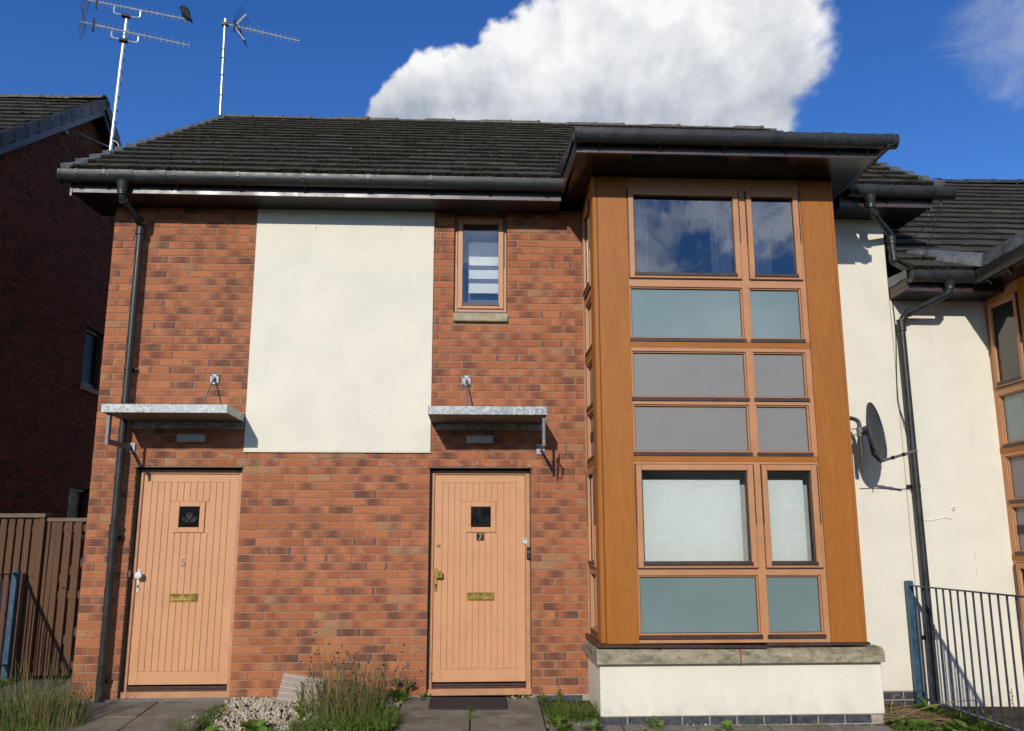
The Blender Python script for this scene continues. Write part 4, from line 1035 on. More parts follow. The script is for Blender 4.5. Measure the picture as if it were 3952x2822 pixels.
# flat roof over the bay
b = MB(); b.box(4.50, 7.222, -1.20, -1.18, 4.776, 4.955, 0.003); b.build('fascia', M['fascia'], house)
b = MB(); b.box(7.202, 7.222, -1.1795, -0.347, 4.776, 4.955, 0.003); b.build('fascia', M['fascia'], house)
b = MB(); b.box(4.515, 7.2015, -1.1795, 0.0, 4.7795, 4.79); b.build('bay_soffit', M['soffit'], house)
b = MB(); b.box(4.49, 7.23, -1.215, -0.25, 4.957, 4.985, 0.004); b.build('bay_roof', M['lead'], house)
for i in range(3):
    z = 4.7765+0.058*i; q = MB(); q.add([(4.46, -0.346, z), (4.501, -1.179, z), (4.501, -1.179, z+0.056), (4.46, -0.346, z+0.056), (4.475, -0.346, z), (4.516, -1.179, z), (4.516, -1.179, z+0.056), (4.475, -0.346, z+0.056)],
          [(0, 1, 2, 3), (7, 6, 5, 4), (0, 4, 5, 1), (3, 2, 6, 7), (0, 3, 7, 4), (1, 5, 6, 2)])
    q.build('plank', M['plank'], house)
b = MB()
rows = []
for i in range(9):
    f = i/8; y = -0.16-1.06*f; x = 4.455+0.04*f
    rows.append([(x-0.022-0.08*(1-f)**2, y, 4.952+0.05*(1-f)+0.09*max(0, 0.3-f)), (x-0.012, y, 4.925+0.008*math.sin(i*2.1)), (x-0.010, y, 4.985+0.006*math.sin(i*1.3)), (x+0.10, y, 4.995+0.005*math.sin(i))])
vs = [p for r in rows for p in r]; fs = [(i*4+k, i*4+k+1, i*4+5+k, i*4+4+k) for i in range(8) for k in range(3)]
b.add(vs, fs); b.build('lead_flashing', M['lead'], house)
gutter(house, (4.505, -1.268, 4.945), (7.37, -1.268, 4.945), [0.20, 0.74, 1.32, 1.88, 2.36, 2.62], [(0.0, 0.03), (2.22, 0.05), (2.78, 0.03)], stop=(True, False))
gutter(house, (7.288, -1.33, 4.9455), (7.288, -0.42, 4.9455), [0.35, 0.75], [], stop=(False, False))
gutter(house, (7.33, -0.408, 4.884), (8.41, -0.408, 4.884), [0.10, 0.42, 0.88], [(0.22, 0.09)], stop=(False, True))
b = MB(); b.tube([(7.553, -0.408, 4.79), (7.553, -0.408, 4.70)], 0.045, 14, True, [0.06, 0.040]); b.build('gutter_outlet', M['pipe'], house, smooth=True)
pipe(house, [(7.553, -0.408, 4.76), (7.556, -0.405, 4.62), (7.90, -0.10, 4.52), (7.905, -0.10, 4.40), (7.92, -0.10, 4.20)],
     [((7.553, -0.407, 4.70), (0, 0, 1), 0.035), ((7.906, -0.10, 4.44), (0.05, 0, -1), 0.03), ((7.914, -0.10, 4.26), (0.05, 0, -1), 0.03), ((7.60, -0.37, 4.61), (0.34, 0.3, -0.1), 0.012)], [], name='downpipe')
b = MB()
b.tube(bend([(7.60, -0.42, 4.935), (7.95, -0.45, 4.945), (8.25, -0.44, 4.93), (8.33, -0.40, 4.90), (8.30, -0.36, 4.70), (8.22, -0.33, 4.45), (8.10, -0.30, 4.20)], 0.1), 0.006, 6)
b.tube(bend([(8.30, -0.36, 4.72), (8.20, -0.30, 4.55), (8.02, -0.22, 4.40), (7.93, -0.13, 4.42)], 0.1), 0.005, 6)
b.tube([(8.305, -0.37, 4.78), (8.30, -0.36, 4.71)], 0.010, 6); b.build('cable', M['black'], house)

# ------------------------------------------------------------------ the house on the right
right_h = thing('terraced_house', 'white rendered house at the right edge with a lower tiled roof', 'house', (7.9, 0, -0.1))
DZ = -0.88
b = MB(); b.box(7.8815, 14, -0.018, -0.002, -0.46, 3.836, 0.003); b.build('render_wall', M['render'], right_h)
b = MB(); b.wall(7.8815, 14, -0.5, 3.87, 0.0, 0.26, [(8.91, 11.1, -0.38, 3.82)]); b.build('wall', M['mortar'], right_h)
b = MB(); b.box(7.8815, 14, -0.012, -0.001, -0.5, -0.0205); b.build('base_mortar', M['pale_mortar'], right_h)
b = MB(); b.tube(bend([(8.30, -0.022, 1.60), (8.24, -0.022, 1.62), (8.08, -0.022, 1.585), (8.03, -0.022, 1.59)], 0.03), 0.004, 6)
b.tube([(8.30, -0.022, 1.60), (8.325, -0.022, 1.70)], 0.004, 6); b.tube([(8.327, -0.02, 1.70), (8.327, -0.045, 1.725)], 0.016, 8, True, [0.02, 0.006])
for x, z in ((8.06, 1.23), (8.50, 1.24), (8.06, 1.07), (8.50, 1.10)): b.box(x-0.004, x+0.004, -0.024, -0.0175, z-0.035, z+0.035)
b.build('thin_conduit', M['white'], right_h)
bay_r = bay(right_h, 8.86, DZ, True, 'oak bay window of the white rendered house')
deck(right_h, 7.90, 14, EY, EZ+DZ, 0.7013, RY)
roof_slope(right_h, 7.91, 13.4, EY, EZ+DZ, PITCH_R, 17, 160)
ridge(right_h, 7.92, 14, RY, RZ+DZ-0.045, M['verge_dark'])
b = MB(); b.box(7.898, 14, -0.345, -0.325, 4.703+DZ, 4.90+DZ, 0.003); b.build('fascia', M['fascia'], right_h)
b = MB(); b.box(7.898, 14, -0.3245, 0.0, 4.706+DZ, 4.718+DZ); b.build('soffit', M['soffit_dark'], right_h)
for i in range(4):
    z = 3.838+0.046*i; q = MB(); q.box(7.8815, 7.897, -0.345, -0.0185, z, z+0.044, 0.002); q.build('plank', M['plank'], right_h)
b = MB()
rows = []
for i in range(7):
    f = i/6; y = -0.01-0.37*f
    rows.append([(7.872, y, 3.955+0.006*math.sin(i*2)), (7.872, y, 4.03+0.035*(1-f)), (7.98, y, 4.06+0.03*(1-f))])
b.add([p for r in rows for p in r], [(i*3+k, i*3+k+1, i*3+4+k, i*3+3+k) for i in range(6) for k in range(2)]); b.box(7.93, 8.0, -0.385, -0.37, 3.985, 4.06); b.build('lead_flashing', M['verge'], right_h)
gutter(right_h, (7.90, -0.408, 4.002), (8.58, -0.408, 4.002), [0.22, 0.55], [(0.42, 0.09)], stop=(True, False))
gutter(right_h, (8.565, -0.36, 3.995), (8.565, -1.7, 4.0), [0.16, 0.45, 0.9], [(0.1, 0.05)], stop=(False, False))
b = MB(); b.box(8.62, 8.64, -1.7, -0.346, 3.896, 4.075, 0.003); b.build('fascia', M['fascia'], right_h)
b = MB(); b.box(8.64, 12, -1.7, 0.0, 3.8995, 3.91); b.build('bay_soffit', M['soffit'], right_h)
b = MB(); b.box(8.60, 12, -1.71, -0.25, 4.077, 4.105, 0.004); b.build('bay_roof', M['lead'], right_h)
b = MB(); rows = []
for i in range(13):
    f = i/12; y = 0.06-1.4*f; x = 8.14+0.42*min(1, f*2.4)
    rows.append([(x-0.02, y, 4.30-0.28*min(1, f*2.4)+0.006*math.sin(i*1.9)), (x, y, 4.40-0.25*min(1, f*2.4)+0.008*math.sin(i*2.3)), (x+0.12, y, 4.42-0.26*min(1, f*2.4))])
b.add([p for r in rows for p in r], [(i*3+k, i*3+k+1, i*3+4+k, i*3+3+k) for i in range(12) for k in range(2)]); b.build('lead_flashing', M['lead'], right_h)
b = MB(); b.tube([(8.278, -0.408, 3.91), (8.278, -0.408, 3.84)], 0.045, 14, True, [0.06, 0.040]); b.build('gutter_outlet', M['pipe'], right_h, smooth=True)
pipe(right_h, [(8.278, -0.408, 3.90), (8.275, -0.405, 3.79), (7.955, -0.10, 3.645), (7.93, -0.10, 3.50), (7.94, -0.10, -0.25)],
     [((8.278, -0.407, 3.86), (0, 0, 1), 0.03), ((7.931, -0.10, 3.54), (0, 0, 1), 0.05), ((7.938, -0.1, 0.56), (0, 0, 1), 0.045), ((8.00, -0.14, 3.665), (0.3, 0.3, 0.13), 0.012)], [(7.932, -0.10, 1.92), (7.938, -0.10, 0.49)])
b = MB(); b.tube(bend([(7.90, -0.03, 3.85), (7.91, -0.03, 3.5), (7.87, -0.03, 3.0), (7.86, -0.03, 2.75), (7.90, -0.05, 2.55), (7.96, -0.06, 2.2), (7.965, -0.06, 1.8)], 0.15), 0.005, 6)
b.tube(bend([(7.40, -0.03, 1.90), (7.6, -0.03, 1.905), (7.8, -0.03, 1.89), (7.9, -0.04, 1.91)], 0.1), 0.0025, 6); b.build('cable', M['iron'], right_h)

# ------------------------------------------------------------------ unseen houses across the road, added to block low sky and mirror in the panes
for i, (hx, hw, what) in enumerate(((-24, 15, 'unseen brick house added across the road behind the photographer at the left'), (-7.5, 13, 'unseen brick house added across the road directly behind the photographer'), (7, 15, 'unseen brick house added across the road behind the photographer at the right'), (24, 14, 'unseen brick house added across the road beyond the right end'))):
    hz = random.uniform(-0.2, 0.3); hy = -33-random.uniform(0, 1.5)
    h = thing('unseen_house', what, 'house', (hx, hy, -0.6))
    b = MB(); wins = [(hx+1.5+j*(hw-2.6)/3.4, hx+2.7+j*(hw-2.6)/3.4, z0, z0+1.25) for j in range(4) for z0 in (0.5, 3.1)]
    b.wall(hx, hx+hw, -0.8, 4.9+hz, hy-0.3, hy, wins); b.box(hx, hx+hw, hy-7, hy-6.7, -0.8, 4.9+hz); b.box(hx, hx+0.3, hy-6.7, hy-0.3, -0.8, 4.9+hz); b.box(hx+hw-0.3, hx+hw, hy-6.7, hy-0.3, -0.8, 4.9+hz); b.build('wall', M['red_wall'], h)
    b = MB(); b.prism([(0, hy+0.4, 4.7+hz), (0, hy-3.5, 7.4+hz), (0, hy-7.4, 4.7+hz)], (hx-0.3, 0, 0), (hx+hw+0.3, 0, 0)); b.build('roof', M['tile'], h)
    for w_ in wins:
        b = MB(); b.ring(w_[0], w_[1], w_[2], w_[3], 0.07, hy-0.15, hy-0.08); wf = b.build('window', M['white'], h)
        b = MB(); b.box(w_[0]+0.07, w_[1]-0.07, hy-0.13, hy-0.12, w_[2]+0.07, w_[3]-0.07); b.build('pane', M['dark_pane'], wf)
# ------------------------------------------------------------------ the house on the left
left_h = thing('terraced_house', 'shaded red brick gable house at the left edge', 'house', (-2.25, 0, 0))
LS = 0.79; LP = math.atan(LS); LRY, LRZ = 3.67, 8.03; LEZ = LRZ-LS*(LRY-EY)
LWIN = [(4.14, 4.75, 3.70, 4.62), (4.11, 4.75, 1.5, 2.20)]
b = MB(Matrix.Translation((-2.25, 0, 0)) @ Matrix.Rotation(math.pi/2, 4, 'Z')); b.wall(-0.0, 7.34, -0.3, 4.95, 0.0, 0.25, LWIN)
b.add([(0.0, 0, 4.95), (7.34, 0, 4.95), (3.67, 0, 7.88), (0.0, 0.2, 4.95), (7.34, 0.2, 4.95), (3.67, 0.2, 7.88)], [(0, 1, 2), (5, 4, 3), (0, 2, 5, 3), (1, 4, 5, 2), (0, 3, 4, 1)])
b.build('wall', M['mortar_shaded'], left_h)
b = MB(); b.box(-9, -2.251, 0.0, 0.25, -0.3, 4.95); b.box(-9, -2.251, 7.09, 7.34, -0.3, 4.95); b.build('front_wall', M['red_wall'], left_h)
def lskip(c):
    y, z = c[1], c[2]
    if z > LRZ-LS*abs(y-LRY)-0.22: return True
    return False
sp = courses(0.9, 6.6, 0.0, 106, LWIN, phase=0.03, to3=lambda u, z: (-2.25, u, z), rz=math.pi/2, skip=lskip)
lay(left_h, sp, M['brick_shaded'], 'brick', 'brickwork')
for y0, y1, z0, z1 in LWIN:
    T = Matrix.Translation((-2.25, 0, 0)) @ Matrix.Rotation(math.pi/2, 4, 'Z')
    q = MB(T); q.ring(y0+0.004, y1-0.004, z0+0.03, z1-0.004, 0.06, 0.06, 0.13, 0.004); wo = q.build('window', M['cocoa'], left_h)
    q = MB(T); q.box(y0+0.064, y1-0.064, 0.09, 0.094, z0+0.09, z1-0.064); q.build('pane', M['dark_pane'], wo)
    q = MB(T); q.box(y0, y1, 0.2, 0.22, z0, z1); q.build('room_lining', M['room'], wo)
    q = MB(T); q.box(y0-0.02, y1+0.02, -0.04, 0.1, z0-0.07, z0+0.003, 0.005); q.build('stone_sill', M['sill'], wo)
deck(left_h, -9, -2.07, EY, LEZ, LS, LRY)
roof_slope(left_h, -7.5, -2.12, EY, LEZ, LP, 17, 60)
ridge(left_h, -9.24, -2.04, LRY, LRZ-0.045, M['lichen'])
verges(left_h, -2.13, -2.04, EY, LEZ, LP, 17, M['verge_dark'], drop=0.11)
verges(left_h, -2.13, -2.04, 2*LRY-EY, LEZ, LP, 17, M['verge_dark'], back=True, drop=0.11)
barge(left_h, -2.085, -2.06, EY, LEZ, LS, LRY, M['barge'], z0=0.115, z1=0.22)
b = MB(); b.prism([(0, EY+0.1, LEZ-0.22), (0, LRY, LRZ-0.24), (0, 2*LRY-EY-0.1, LEZ-0.22), (0, 2*LRY-EY-0.1, LEZ-0.20), (0, LRY, LRZ-0.22), (0, EY+0.1, LEZ-0.20)], (-2.238, 0, 0), (-2.086, 0, 0)); b.build('verge_soffit', M['soffit_dark'], left_h)

# ------------------------------------------------------------------ aerials, bird and dish
def yagi(root, a, b_, n, mid, reflect=True):
    a = Vector(a); b_ = Vector(b_); d = (b_-a).normalized(); s = d.cross(Vector((0, 0, 1))).normalized(); up = s.cross(d)
    q = MB(); q.tube([a, b_], 0.011, 8); boom = q.build('boom', M['alu'], root, smooth=True)
    for i in range(n):
        f = 0.14+0.86*(i/(n-1))**1.15; p = a+(b_-a)*f; l = 0.058
        q = MB(); q.tube([p-up*l, p+up*l], 0.0045, 5); q.build('element', M['black'], boom)
    p = a+(b_-a)*0.115; q = MB(); q.box(-0.012, 0.012, -0.03, 0.03, -0.105, 0.105, 0.006, Matrix((d, s, up)).transposed(), p); q.build('dipole', M['black'], boom)
    if reflect:
        p = a+(b_-a)*0.035; q = MB()
        for sg in (-1, 1):
            q.tube([p, p-d*0.05+up*sg*0.17], 0.007, 6)
            for k in range(4):
                c = p-d*0.018*k+up*sg*(0.04+0.042*k); q.tube([c-s*0.16-up*0.02, c+s*0.16+up*0.02], 0.004, 5)
        q.build('reflector', M['oldalu'], boom)
    return boom
al = thing('television_aerial', 'tall silver aerial mast carrying two stacked yagis on the left gable', 'aerial', (-1.86, 3.52, 6.2))
b = MB(); b.tube([(-1.86, 3.52, 6.2), (-1.80, 3.50, 8.6), (-1.775, 3.50, 9.34)], 0.026, 12); b.build('mast', M['alu'], al, smooth=True)
b = MB()
for z in (6.9, 7.12, 7.32, 7.58, 7.78, 8.0, 8.22, 8.42, 8.62, 8.78, 9.30):
    b = MB(); x = -1.86+(z-6.2)*0.025+0.003; b.tube([(x, 3.515, z-0.008), (x, 3.515, z+0.008)], 0.031, 12); b.build('tape_band', M['black'], al)
b = MB(); b.tube([(-1.84, 3.52, 7.18), (-2.235, 2.98, 7.20)], 0.016, 8); b.box(-2.24, -2.225, 2.9, 3.06, 7.12, 7.28); b.build('wall_arm', M['galv_plain'], al)
for q in ([(-1.84, 3.52, 7.14), (-2.235, 4.05, 7.10)], [(-1.85, 3.52, 6.4), (-2.235, 2.95, 6.42)]): b = MB(); b.tube(q, 0.016, 8); b.build('wall_arm', M['galv_plain'], al)
b = MB(); b.tube(bend([(-1.83, 3.49, 7.30), (-1.72, 3.45, 7.24), (-1.68, 3.45, 7.14), (-1.78, 3.5, 7.08)], 0.06), 0.006, 6); b.build('cable', M['white'], al)
for zc, xa, ya, xb, yb in ((9.47, -2.33, 3.29, -0.90, 3.71), (9.055, -2.32, 3.24, -0.90, 3.75)):
    yagi(al, (xa, ya, zc), (xb, yb, zc), 19, 0.5)
    d = Vector((xb-xa, yb-ya, 0)).normalized(); c = Vector((-1.78, 3.465, zc)); q = MB()
    lo = c+Vector((0, 0, -0.13))
    q.tube(bend([c-d*0.165+Vector((0, 0, 0.0)), lo-d*0.17, lo+d*0.20, c+d*0.20], 0.09, 6), 0.012, 8); q.build('cradle', M['alu'], al, smooth=True)
    q = MB(); q.box(-0.06, 0.06, -0.03, 0.04, -0.022, 0.022, 0.004, Matrix((d, Vector((-d.y, d.x, 0)), Vector((0, 0, 1)))).transposed(), lo); q.build('clamp', M['iron'], al)
ar = thing('television_aerial', 'single silver aerial mast with one yagi above the middle roof verge', 'aerial', (-0.42, 3.98, 7.3))
b = MB(); b.tube([(-0.42, 3.98, 7.3), (-0.455, 3.98, 9.70)], 0.024, 12); b.build('mast', M['alu'], ar, smooth=True)
b = MB()
for z in (8.0, 8.35, 8.7, 9.0, 9.15): b = MB(); b.tube([(-0.42-0.0146*(z-7.3), 3.98, z-0.008), (-0.42-0.0146*(z-7.3), 3.98, z+0.008)], 0.029, 12); b.build('tape_band', M['black'], ar)
b = MB(); b.tube([(-0.40, 3.965, 7.5), (-0.428, 3.955, 9.4), (-0.44, 3.96, 9.6)], 0.005, 6); b.build('cable', M['black'], ar)
bm = yagi(ar, (-0.43, 3.96, 9.60), (0.66, 4.30, 9.56), 16, 0.5, False)
q = MB(); p = Vector((-0.30, 3.99, 9.595)); d = Vector((1, 0.3, 0)).normalized()
for sg in (-1, 1):
    q.tube([p, p+Vector((0.17*0.9, 0.03, sg*0.23))], 0.014, 6)
q.build('reflector_arm', M['alu'], bm)
q = MB()
for sg in (-1, 1):
    for k in range(5):
        c = p+Vector((0.035+0.028*k, 0.005*k, sg*(0.05+0.042*k))); q.tube([c+Vector((-0.02, -0.16, 0.05)), c+Vector((0.02, 0.16, -0.05))], 0.004, 5)
q.build('reflector_rod', M['black'], bm)
q = MB(); q.box(-0.05, 0.05, -0.03, 0.03, -0.03, 0.03, 0.006, Matrix.Identity(3), (-0.45, 3.97, 9.60)); q.build('clamp', M['iron'], ar)

def bird():
    me = bpy.data.meshes.new('crow'); ob = bpy.data.objects.new('crow', me)
    # hunched body seen from below: rings along a curved spine
    sp = [((0.15, 0.03, -0.10), 0.008, 0.030), ((0.115, 0.025, -0.055), 0.018, 0.042), ((0.075, 0.015, -0.01), 0.052, 0.062), ((0.040, 0.005, 0.045), 0.082, 0.082), ((0.012, 0.0, 0.11), 0.088, 0.086),
          ((-0.012, -0.005, 0.165), 0.074, 0.072), ((-0.035, -0.01, 0.20), 0.052, 0.052), ((-0.060, -0.015, 0.212), 0.038, 0.040), ((-0.082, -0.02, 0.203), 0.022, 0.024), ((-0.10, -0.025, 0.187), 0.010, 0.012), ((-0.118, -0.03, 0.168), 0.003, 0.003)]
    b = MB(); n = 12; vs = []; fs = []
    for i, (p, r1, r2) in enumerate(sp):
        p = Vector(p); a = Vector(sp[max(i-1, 0)][0]); c = Vector(sp[min(i+1, len(sp)-1)][0]); t = (c-a).normalized()
        u = Vector((0, 1, 0)); u = (u-t*u.dot(t)).normalized(); w_ = t.cross(u)
        vs += [p+w_*r1*math.cos(2*math.pi*k/n)+u*r2*math.sin(2*math.pi*k/n) for k in range(n)]
    for i in range(len(sp)-1):
        for k in range(n): fs.append((i*n+k, i*n+(k+1) % n, (i+1)*n+(k+1) % n, (i+1)*n+k))
    fs.append(tuple(range(n-1, -1, -1))); fs.append(tuple((len(sp)-1)*n+k for k in range(n)))
    o0 = Vector((-0.985, 3.685, 9.50))
    b.add([o0+Vector(v)*0.78 for v in vs], fs)
    for sy in (-1, 1): b.tube([o0+Vector((0.03, 0.03*sy, 0.02)), o0+Vector((0.02, 0.025*sy, -0.03)), o0+Vector((0.015, 0.02*sy, -0.045))], 0.006, 5)
    o = b.build('crow', M['feather'], None, smooth=True); tag(o, 'black crow hunched on the end of the upper aerial boom', 'bird')
    q = MB()
    for sy in (-1, 1):
        pts = [(0.145, 0.045*sy, -0.085), (0.08, 0.062*sy, -0.02), (0.03, 0.084*sy, 0.05), (0.0, 0.082*sy, 0.14), (0.05, 0.086*sy, 0.13), (0.10, 0.074*sy, 0.05), (0.14, 0.055*sy, -0.04)]
        c = [o0+Vector(p)*0.78 for p in pts]; c2 = [p+Vector((0, 0.012*sy, 0)) for p in c]
        m_ = len(c); q.add(c+c2, [tuple(range(m_)), tuple(range(2*m_-1, m_-1, -1))]+[(i, (i+1) % m_, m_+(i+1) % m_, m_+i) for i in range(m_)])
    q.build('wing', M['feather'], o)
bird()

def dish():
    root = thing('satellite_dish', 'dark grey satellite dish on a bent wall pole beside the bay', 'satellite dish', (7.31, -0.02, 2.3))
    b = MB(); b.tube(bend([(7.262, -0.02, 2.57), (7.275, -0.2, 2.575), (7.312, -0.30, 2.53), (7.312, -0.30, 2.13)], 0.09, 7), 0.020, 12); b.box(7.20, 7.33, -0.03, -0.018, 2.50, 2.64); b.build('wall_pole', M['dish'], root, smooth=True)
    az = rad(43); el = rad(7)
    n = Vector((math.cos(az)*math.cos(el), -math.sin(az)*math.cos(el), math.sin(el))); side = Vector((0, 0, 1)).cross(n).normalized(); up = n.cross(side)
    c = Vector((7.415, -0.42, 2.405)); R1, R2, dp = 0.235, 0.285, 0.06
    b = MB(); N, K = 28, 6; vs = []; fs = []
    for s_, off in ((1, 0.0), (-1, -0.006)):
        for i in range(K+1):
            r = i/K
            for k in range(N):
                a = 2*math.pi*k/N; vs.append(c+side*(R1*r*math.cos(a))+up*(R2*r*math.sin(a))+n*(dp*(r*r-1)+off))
    for s_ in (0, 1):
        o_ = s_*(K+1)*N
        for i in range(K):
            for k in range(N):
                q = (o_+i*N+k, o_+i*N+(k+1) % N, o_+(i+1)*N+(k+1) % N, o_+(i+1)*N+k); fs.append(q if s_ == 0 else q[::-1])
    o2 = (K+1)*N
    for k in range(N): fs.append((K*N+k, o2+K*N+k, o2+K*N+(k+1) % N, K*N+(k+1) % N))
    b.add(vs, fs); b.build('reflector', M['dish'], root, smooth=True)
    b = MB(); b.tube([c+side*(R1*math.cos(2*math.pi*k/N))+up*(R2*math.sin(2*math.pi*k/N)) for k in range(N+1)], 0.007, 6); b.build('rim', M['dish'], root, smooth=True)
    bk = c-n*(dp+0.01); pl = Vector((7.312, -0.30, 2.42))
    b = MB(); b.box(-0.05, 0.05, -0.012, 0.012, -0.05, 0.05, 0.004, Matrix((side, n, up)).transposed(), bk); b.tube([bk, pl+Vector((0.0, -0.03, 0))], 0.022, 8); b.tube([pl+Vector((0, 0, -0.045)), pl+Vector((0, 0, 0.045))], 0.030, 12); b.build('clamp', M['galv_plain'], root)
    for z in (-0.03, 0.03): q = MB(); q.tube([pl+Vector((-0.075, 0.01, z)), pl+Vector((0.05, -0.05, z))], 0.006, 6); q.build('bolt', M['steel'], root)
    low = c-up*R2*0.97
    b = MB(); b.tube([bk+Vector((0, 0, -0.03)), bk-up*0.2-n*0.005, low-n*0.03], 0.016, 6); b.build('back_strut', M['dish'], root)
    tip = Vector((7.64, -0.68, 2.20))
    b = MB(); R = (tip-low).normalized(); b.tube([low-R*0.03, tip], 0.013, 8); b.tube([low-n*0.02, low-n*0.02-Vector((0, 0, 0.07))], 0.005, 6); b.build('feed_arm', M['galv_plain'], root)
    b = MB()
    for f in (0.3, 0.62): p = low.lerp(tip, f); b.tube([p-R*0.012, p+R*0.012], 0.018, 8)
    b.build('cable_tie', M['black'], root)
dish()

# ------------------------------------------------------------------ small things on and by the doors
b = MB(); b.box(4.127, 4.168, 0.046, 0.0745, 1.222, 1.338, 0.005); o = b.build('video_doorbell', M['black'], None); tag(o, 'black video doorbell fixed to the right door frame', 'doorbell')
b = MB(); b.tube([(4.147, 0.0455, 1.29), (4.147, 0.042, 1.29)], 0.013, 16); b.build('lens_ring', M['steel'], o); b = MB(); b.tube([(4.147, 0.0415, 1.29), (4.147, 0.039, 1.29)], 0.008, 12); b.build('lens', M['black'], o)
b = MB(); b.tube([(4.147, 0.0455, 1.25), (4.147, 0.043, 1.25)], 0.010, 14); b.build('button', M['dish'], o)
b = MB(); b.box(4.415, 4.429, -0.020, -0.0125, 1.968, 2.19, 0.002); b.box(4.416, 4.428, -0.23, -0.0205, 2.172, 2.184, 0.002); o = b.build('hanging_basket_bracket', M['iron'], None); tag(o, 'black iron hanging basket bracket on the brick beside the bay', 'bracket')
b = MB(); b.tube([(4.422, -0.02, 2.02)]+[(4.422, -0.02-0.19*math.sin(k/8*1.5), 2.02+0.15*(1-math.cos(k/8*1.5))) for k in range(1, 9)], 0.005, 6)
b.tube([(4.422, -0.205+0.022*math.sin(k*0.8), 2.150+0.022*math.cos(k*0.8)) for k in range(8)], 0.004, 6); b.build('scroll_brace', M['iron'], o)
b = MB(); b.tube([(4.422, -0.226, 2.184), (4.422, -0.232, 2.205)], 0.005, 6); b.build('hook', M['iron'], o)

b = MB()
pts = []
x0, x1, y0, y1, r = 3.235, 3.925, -0.395, -0.06, 0.035
for cx, cy, a0 in ((x1-r, y1-r, 0), (x0+r, y1-r, 90), (x0+r, y0+r, 180), (x1-r, y0+r, 270)):
    for k in range(5): a = rad(a0+22.5*k); pts.append((cx+r*math.cos(a), cy+r*math.sin(a)))
n = len(pts); b.add([(x, y, gz(x, y)+0.012) for x, y in pts]+[(x, y, gz(x, y)+0.028) for x, y in pts], [tuple(range(n, 2*n)), tuple(range(n-1, -1, -1))]+[(i, (i+1) % n, n+(i+1) % n, n+i) for i in range(n)])
o = b.build('doormat', M['matt'], None); tag(o, 'black rubber doormat on the slabs before door 7', 'doormat')
dg = thing('drain_grate', 'narrow slotted drain channel at the foot of door 5', 'drain', (0.86, -0.03, gz(0.86, -0.03)))
b = MB(); b.box(0.30, 1.44, -0.060, -0.052, -0.05, -0.004); b.box(0.30, 1.44, 0.002, 0.010, -0.05, -0.004); b.box(0.30, 1.44, -0.06, 0.01, -0.07, -0.05); b.build('channel', M['galv_plain'], dg)
me = None
for i in range(40):
    x = 0.315+i*0.028
    if me is None:
        q = MB(); q.box(-0.008, 0.008, -0.025, 0.025, -0.006, 0.006, 0.002); me = bpy.data.meshes.new('grate_bar'); me.from_pydata(q.v, [], q.f); me.materials.append(M['galv_plain'])
    inst('grate_bar', me, dg, (x, -0.025, -0.012), (0, 0, rad(-28)))

vc = thing('vent_cover', 'beige ribbed plastic panel leaning on the brick behind the rushes', 'panel', (2.05, -0.06, -0.03))
R = Matrix.Rotation(rad(-22), 3, 'X') @ Matrix.Rotation(rad(8), 3, 'Y')
b = MB(); b.box(-0.17, 0.21, -0.008, 0.008, 0.0, 0.25, 0.003, R, (2.03, -0.13, -0.035)); b.build('panel', M['vent'], vc)
for i in range(5):
    q = MB(); q.box(-0.168, 0.208, -0.014, -0.0085, 0.02+0.05*i, 0.027+0.05*i, 0.001, R, (2.03, -0.13, -0.035)); q.build('slat', M['vent_line'], vc)

# ------------------------------------------------------------------ fence, gate, railings
fy = 0.90
fn = thing('timber_fence', 'brown close-boarded timber fence panel left of the gate', 'fence', (-1.4, fy, 0.03))
x = -2.20
bme = {}
def board(root, x0, x1, z0, z1, y, name='board', m='fence'):
    q = MB(); q.box(x0, x1, y-0.010, y+0.010, z0, z1, 0.003); o = q.build(name, M[m], root); o.rotation_euler = (random.uniform(-0.004, 0.004), random.uniform(-0.006, 0.006), random.uniform(-0.03, 0.03)); return o
while x < -0.93:
    board(fn, x, x+0.062, 0.03+random.uniform(0, 0.02), 1.635, fy); x += 0.082
for z in (0.25, 0.9, 1.5): q = MB(); q.box(-2.22, -0.9, fy+0.012, fy+0.05, z, z+0.06, 0.003); q.build('rail', M['fence'], fn)
q = MB(); q.box(-0.90, -0.845, fy-0.03, fy+0.07, 0.0, 1.64, 0.005); q.build('post', M['fence'], fn)
q = MB(); q.box(-2.22, -0.838, fy-0.045, fy+0.075, 1.642, 1.685, 0.006); q.build('capping', M['fence_cap'], fn)
gt = thing('timber_gate', 'brown slatted timber gate with diagonal brace beside the brick corner', 'gate', (-0.42, fy, 0.05))
for a, b_ in ((-0.822, -0.790), (-0.783, -0.732), (-0.728, -0.668), (-0.644, -0.569), (-0.540, -0.467), (-0.432, -0.36), (-0.325, -0.25), (-0.22, -0.145), (-0.115, -0.03)):
    board(gt, a, b_, 0.05+random.uniform(0, 0.02), 1.60, fy)
for z in (0.12, 0.82, 1.50): q = MB(); q.box(-0.822, -0.02, fy+0.012, fy+0.045, z, z+0.075, 0.003); q.build('rail', M['fence'], gt)
for z0, z1 in ((0.22, 0.80), (0.92, 1.48)):
    L = math.hypot(0.75, z1-z0); R = Matrix.Rotation(-math.atan2(z1-z0, 0.75), 3, 'Y'); q = MB(); q.box(0, L, 0.013, 0.044, -0.035, 0.035, 0.003, R, (-0.80, fy, z0)); q.build('brace', M['fence'], gt)
q = MB(); q.box(-0.828, -0.01, fy-0.022, fy+0.05, 1.602, 1.640, 0.005); q.build('capping', M['fence_cap'], gt)
q = MB(); q.tube([(-0.60, fy-0.011, 0.93), (-0.60, fy-0.02, 0.93)], 0.012, 10); q.build('latch_hole', M['black'], gt)

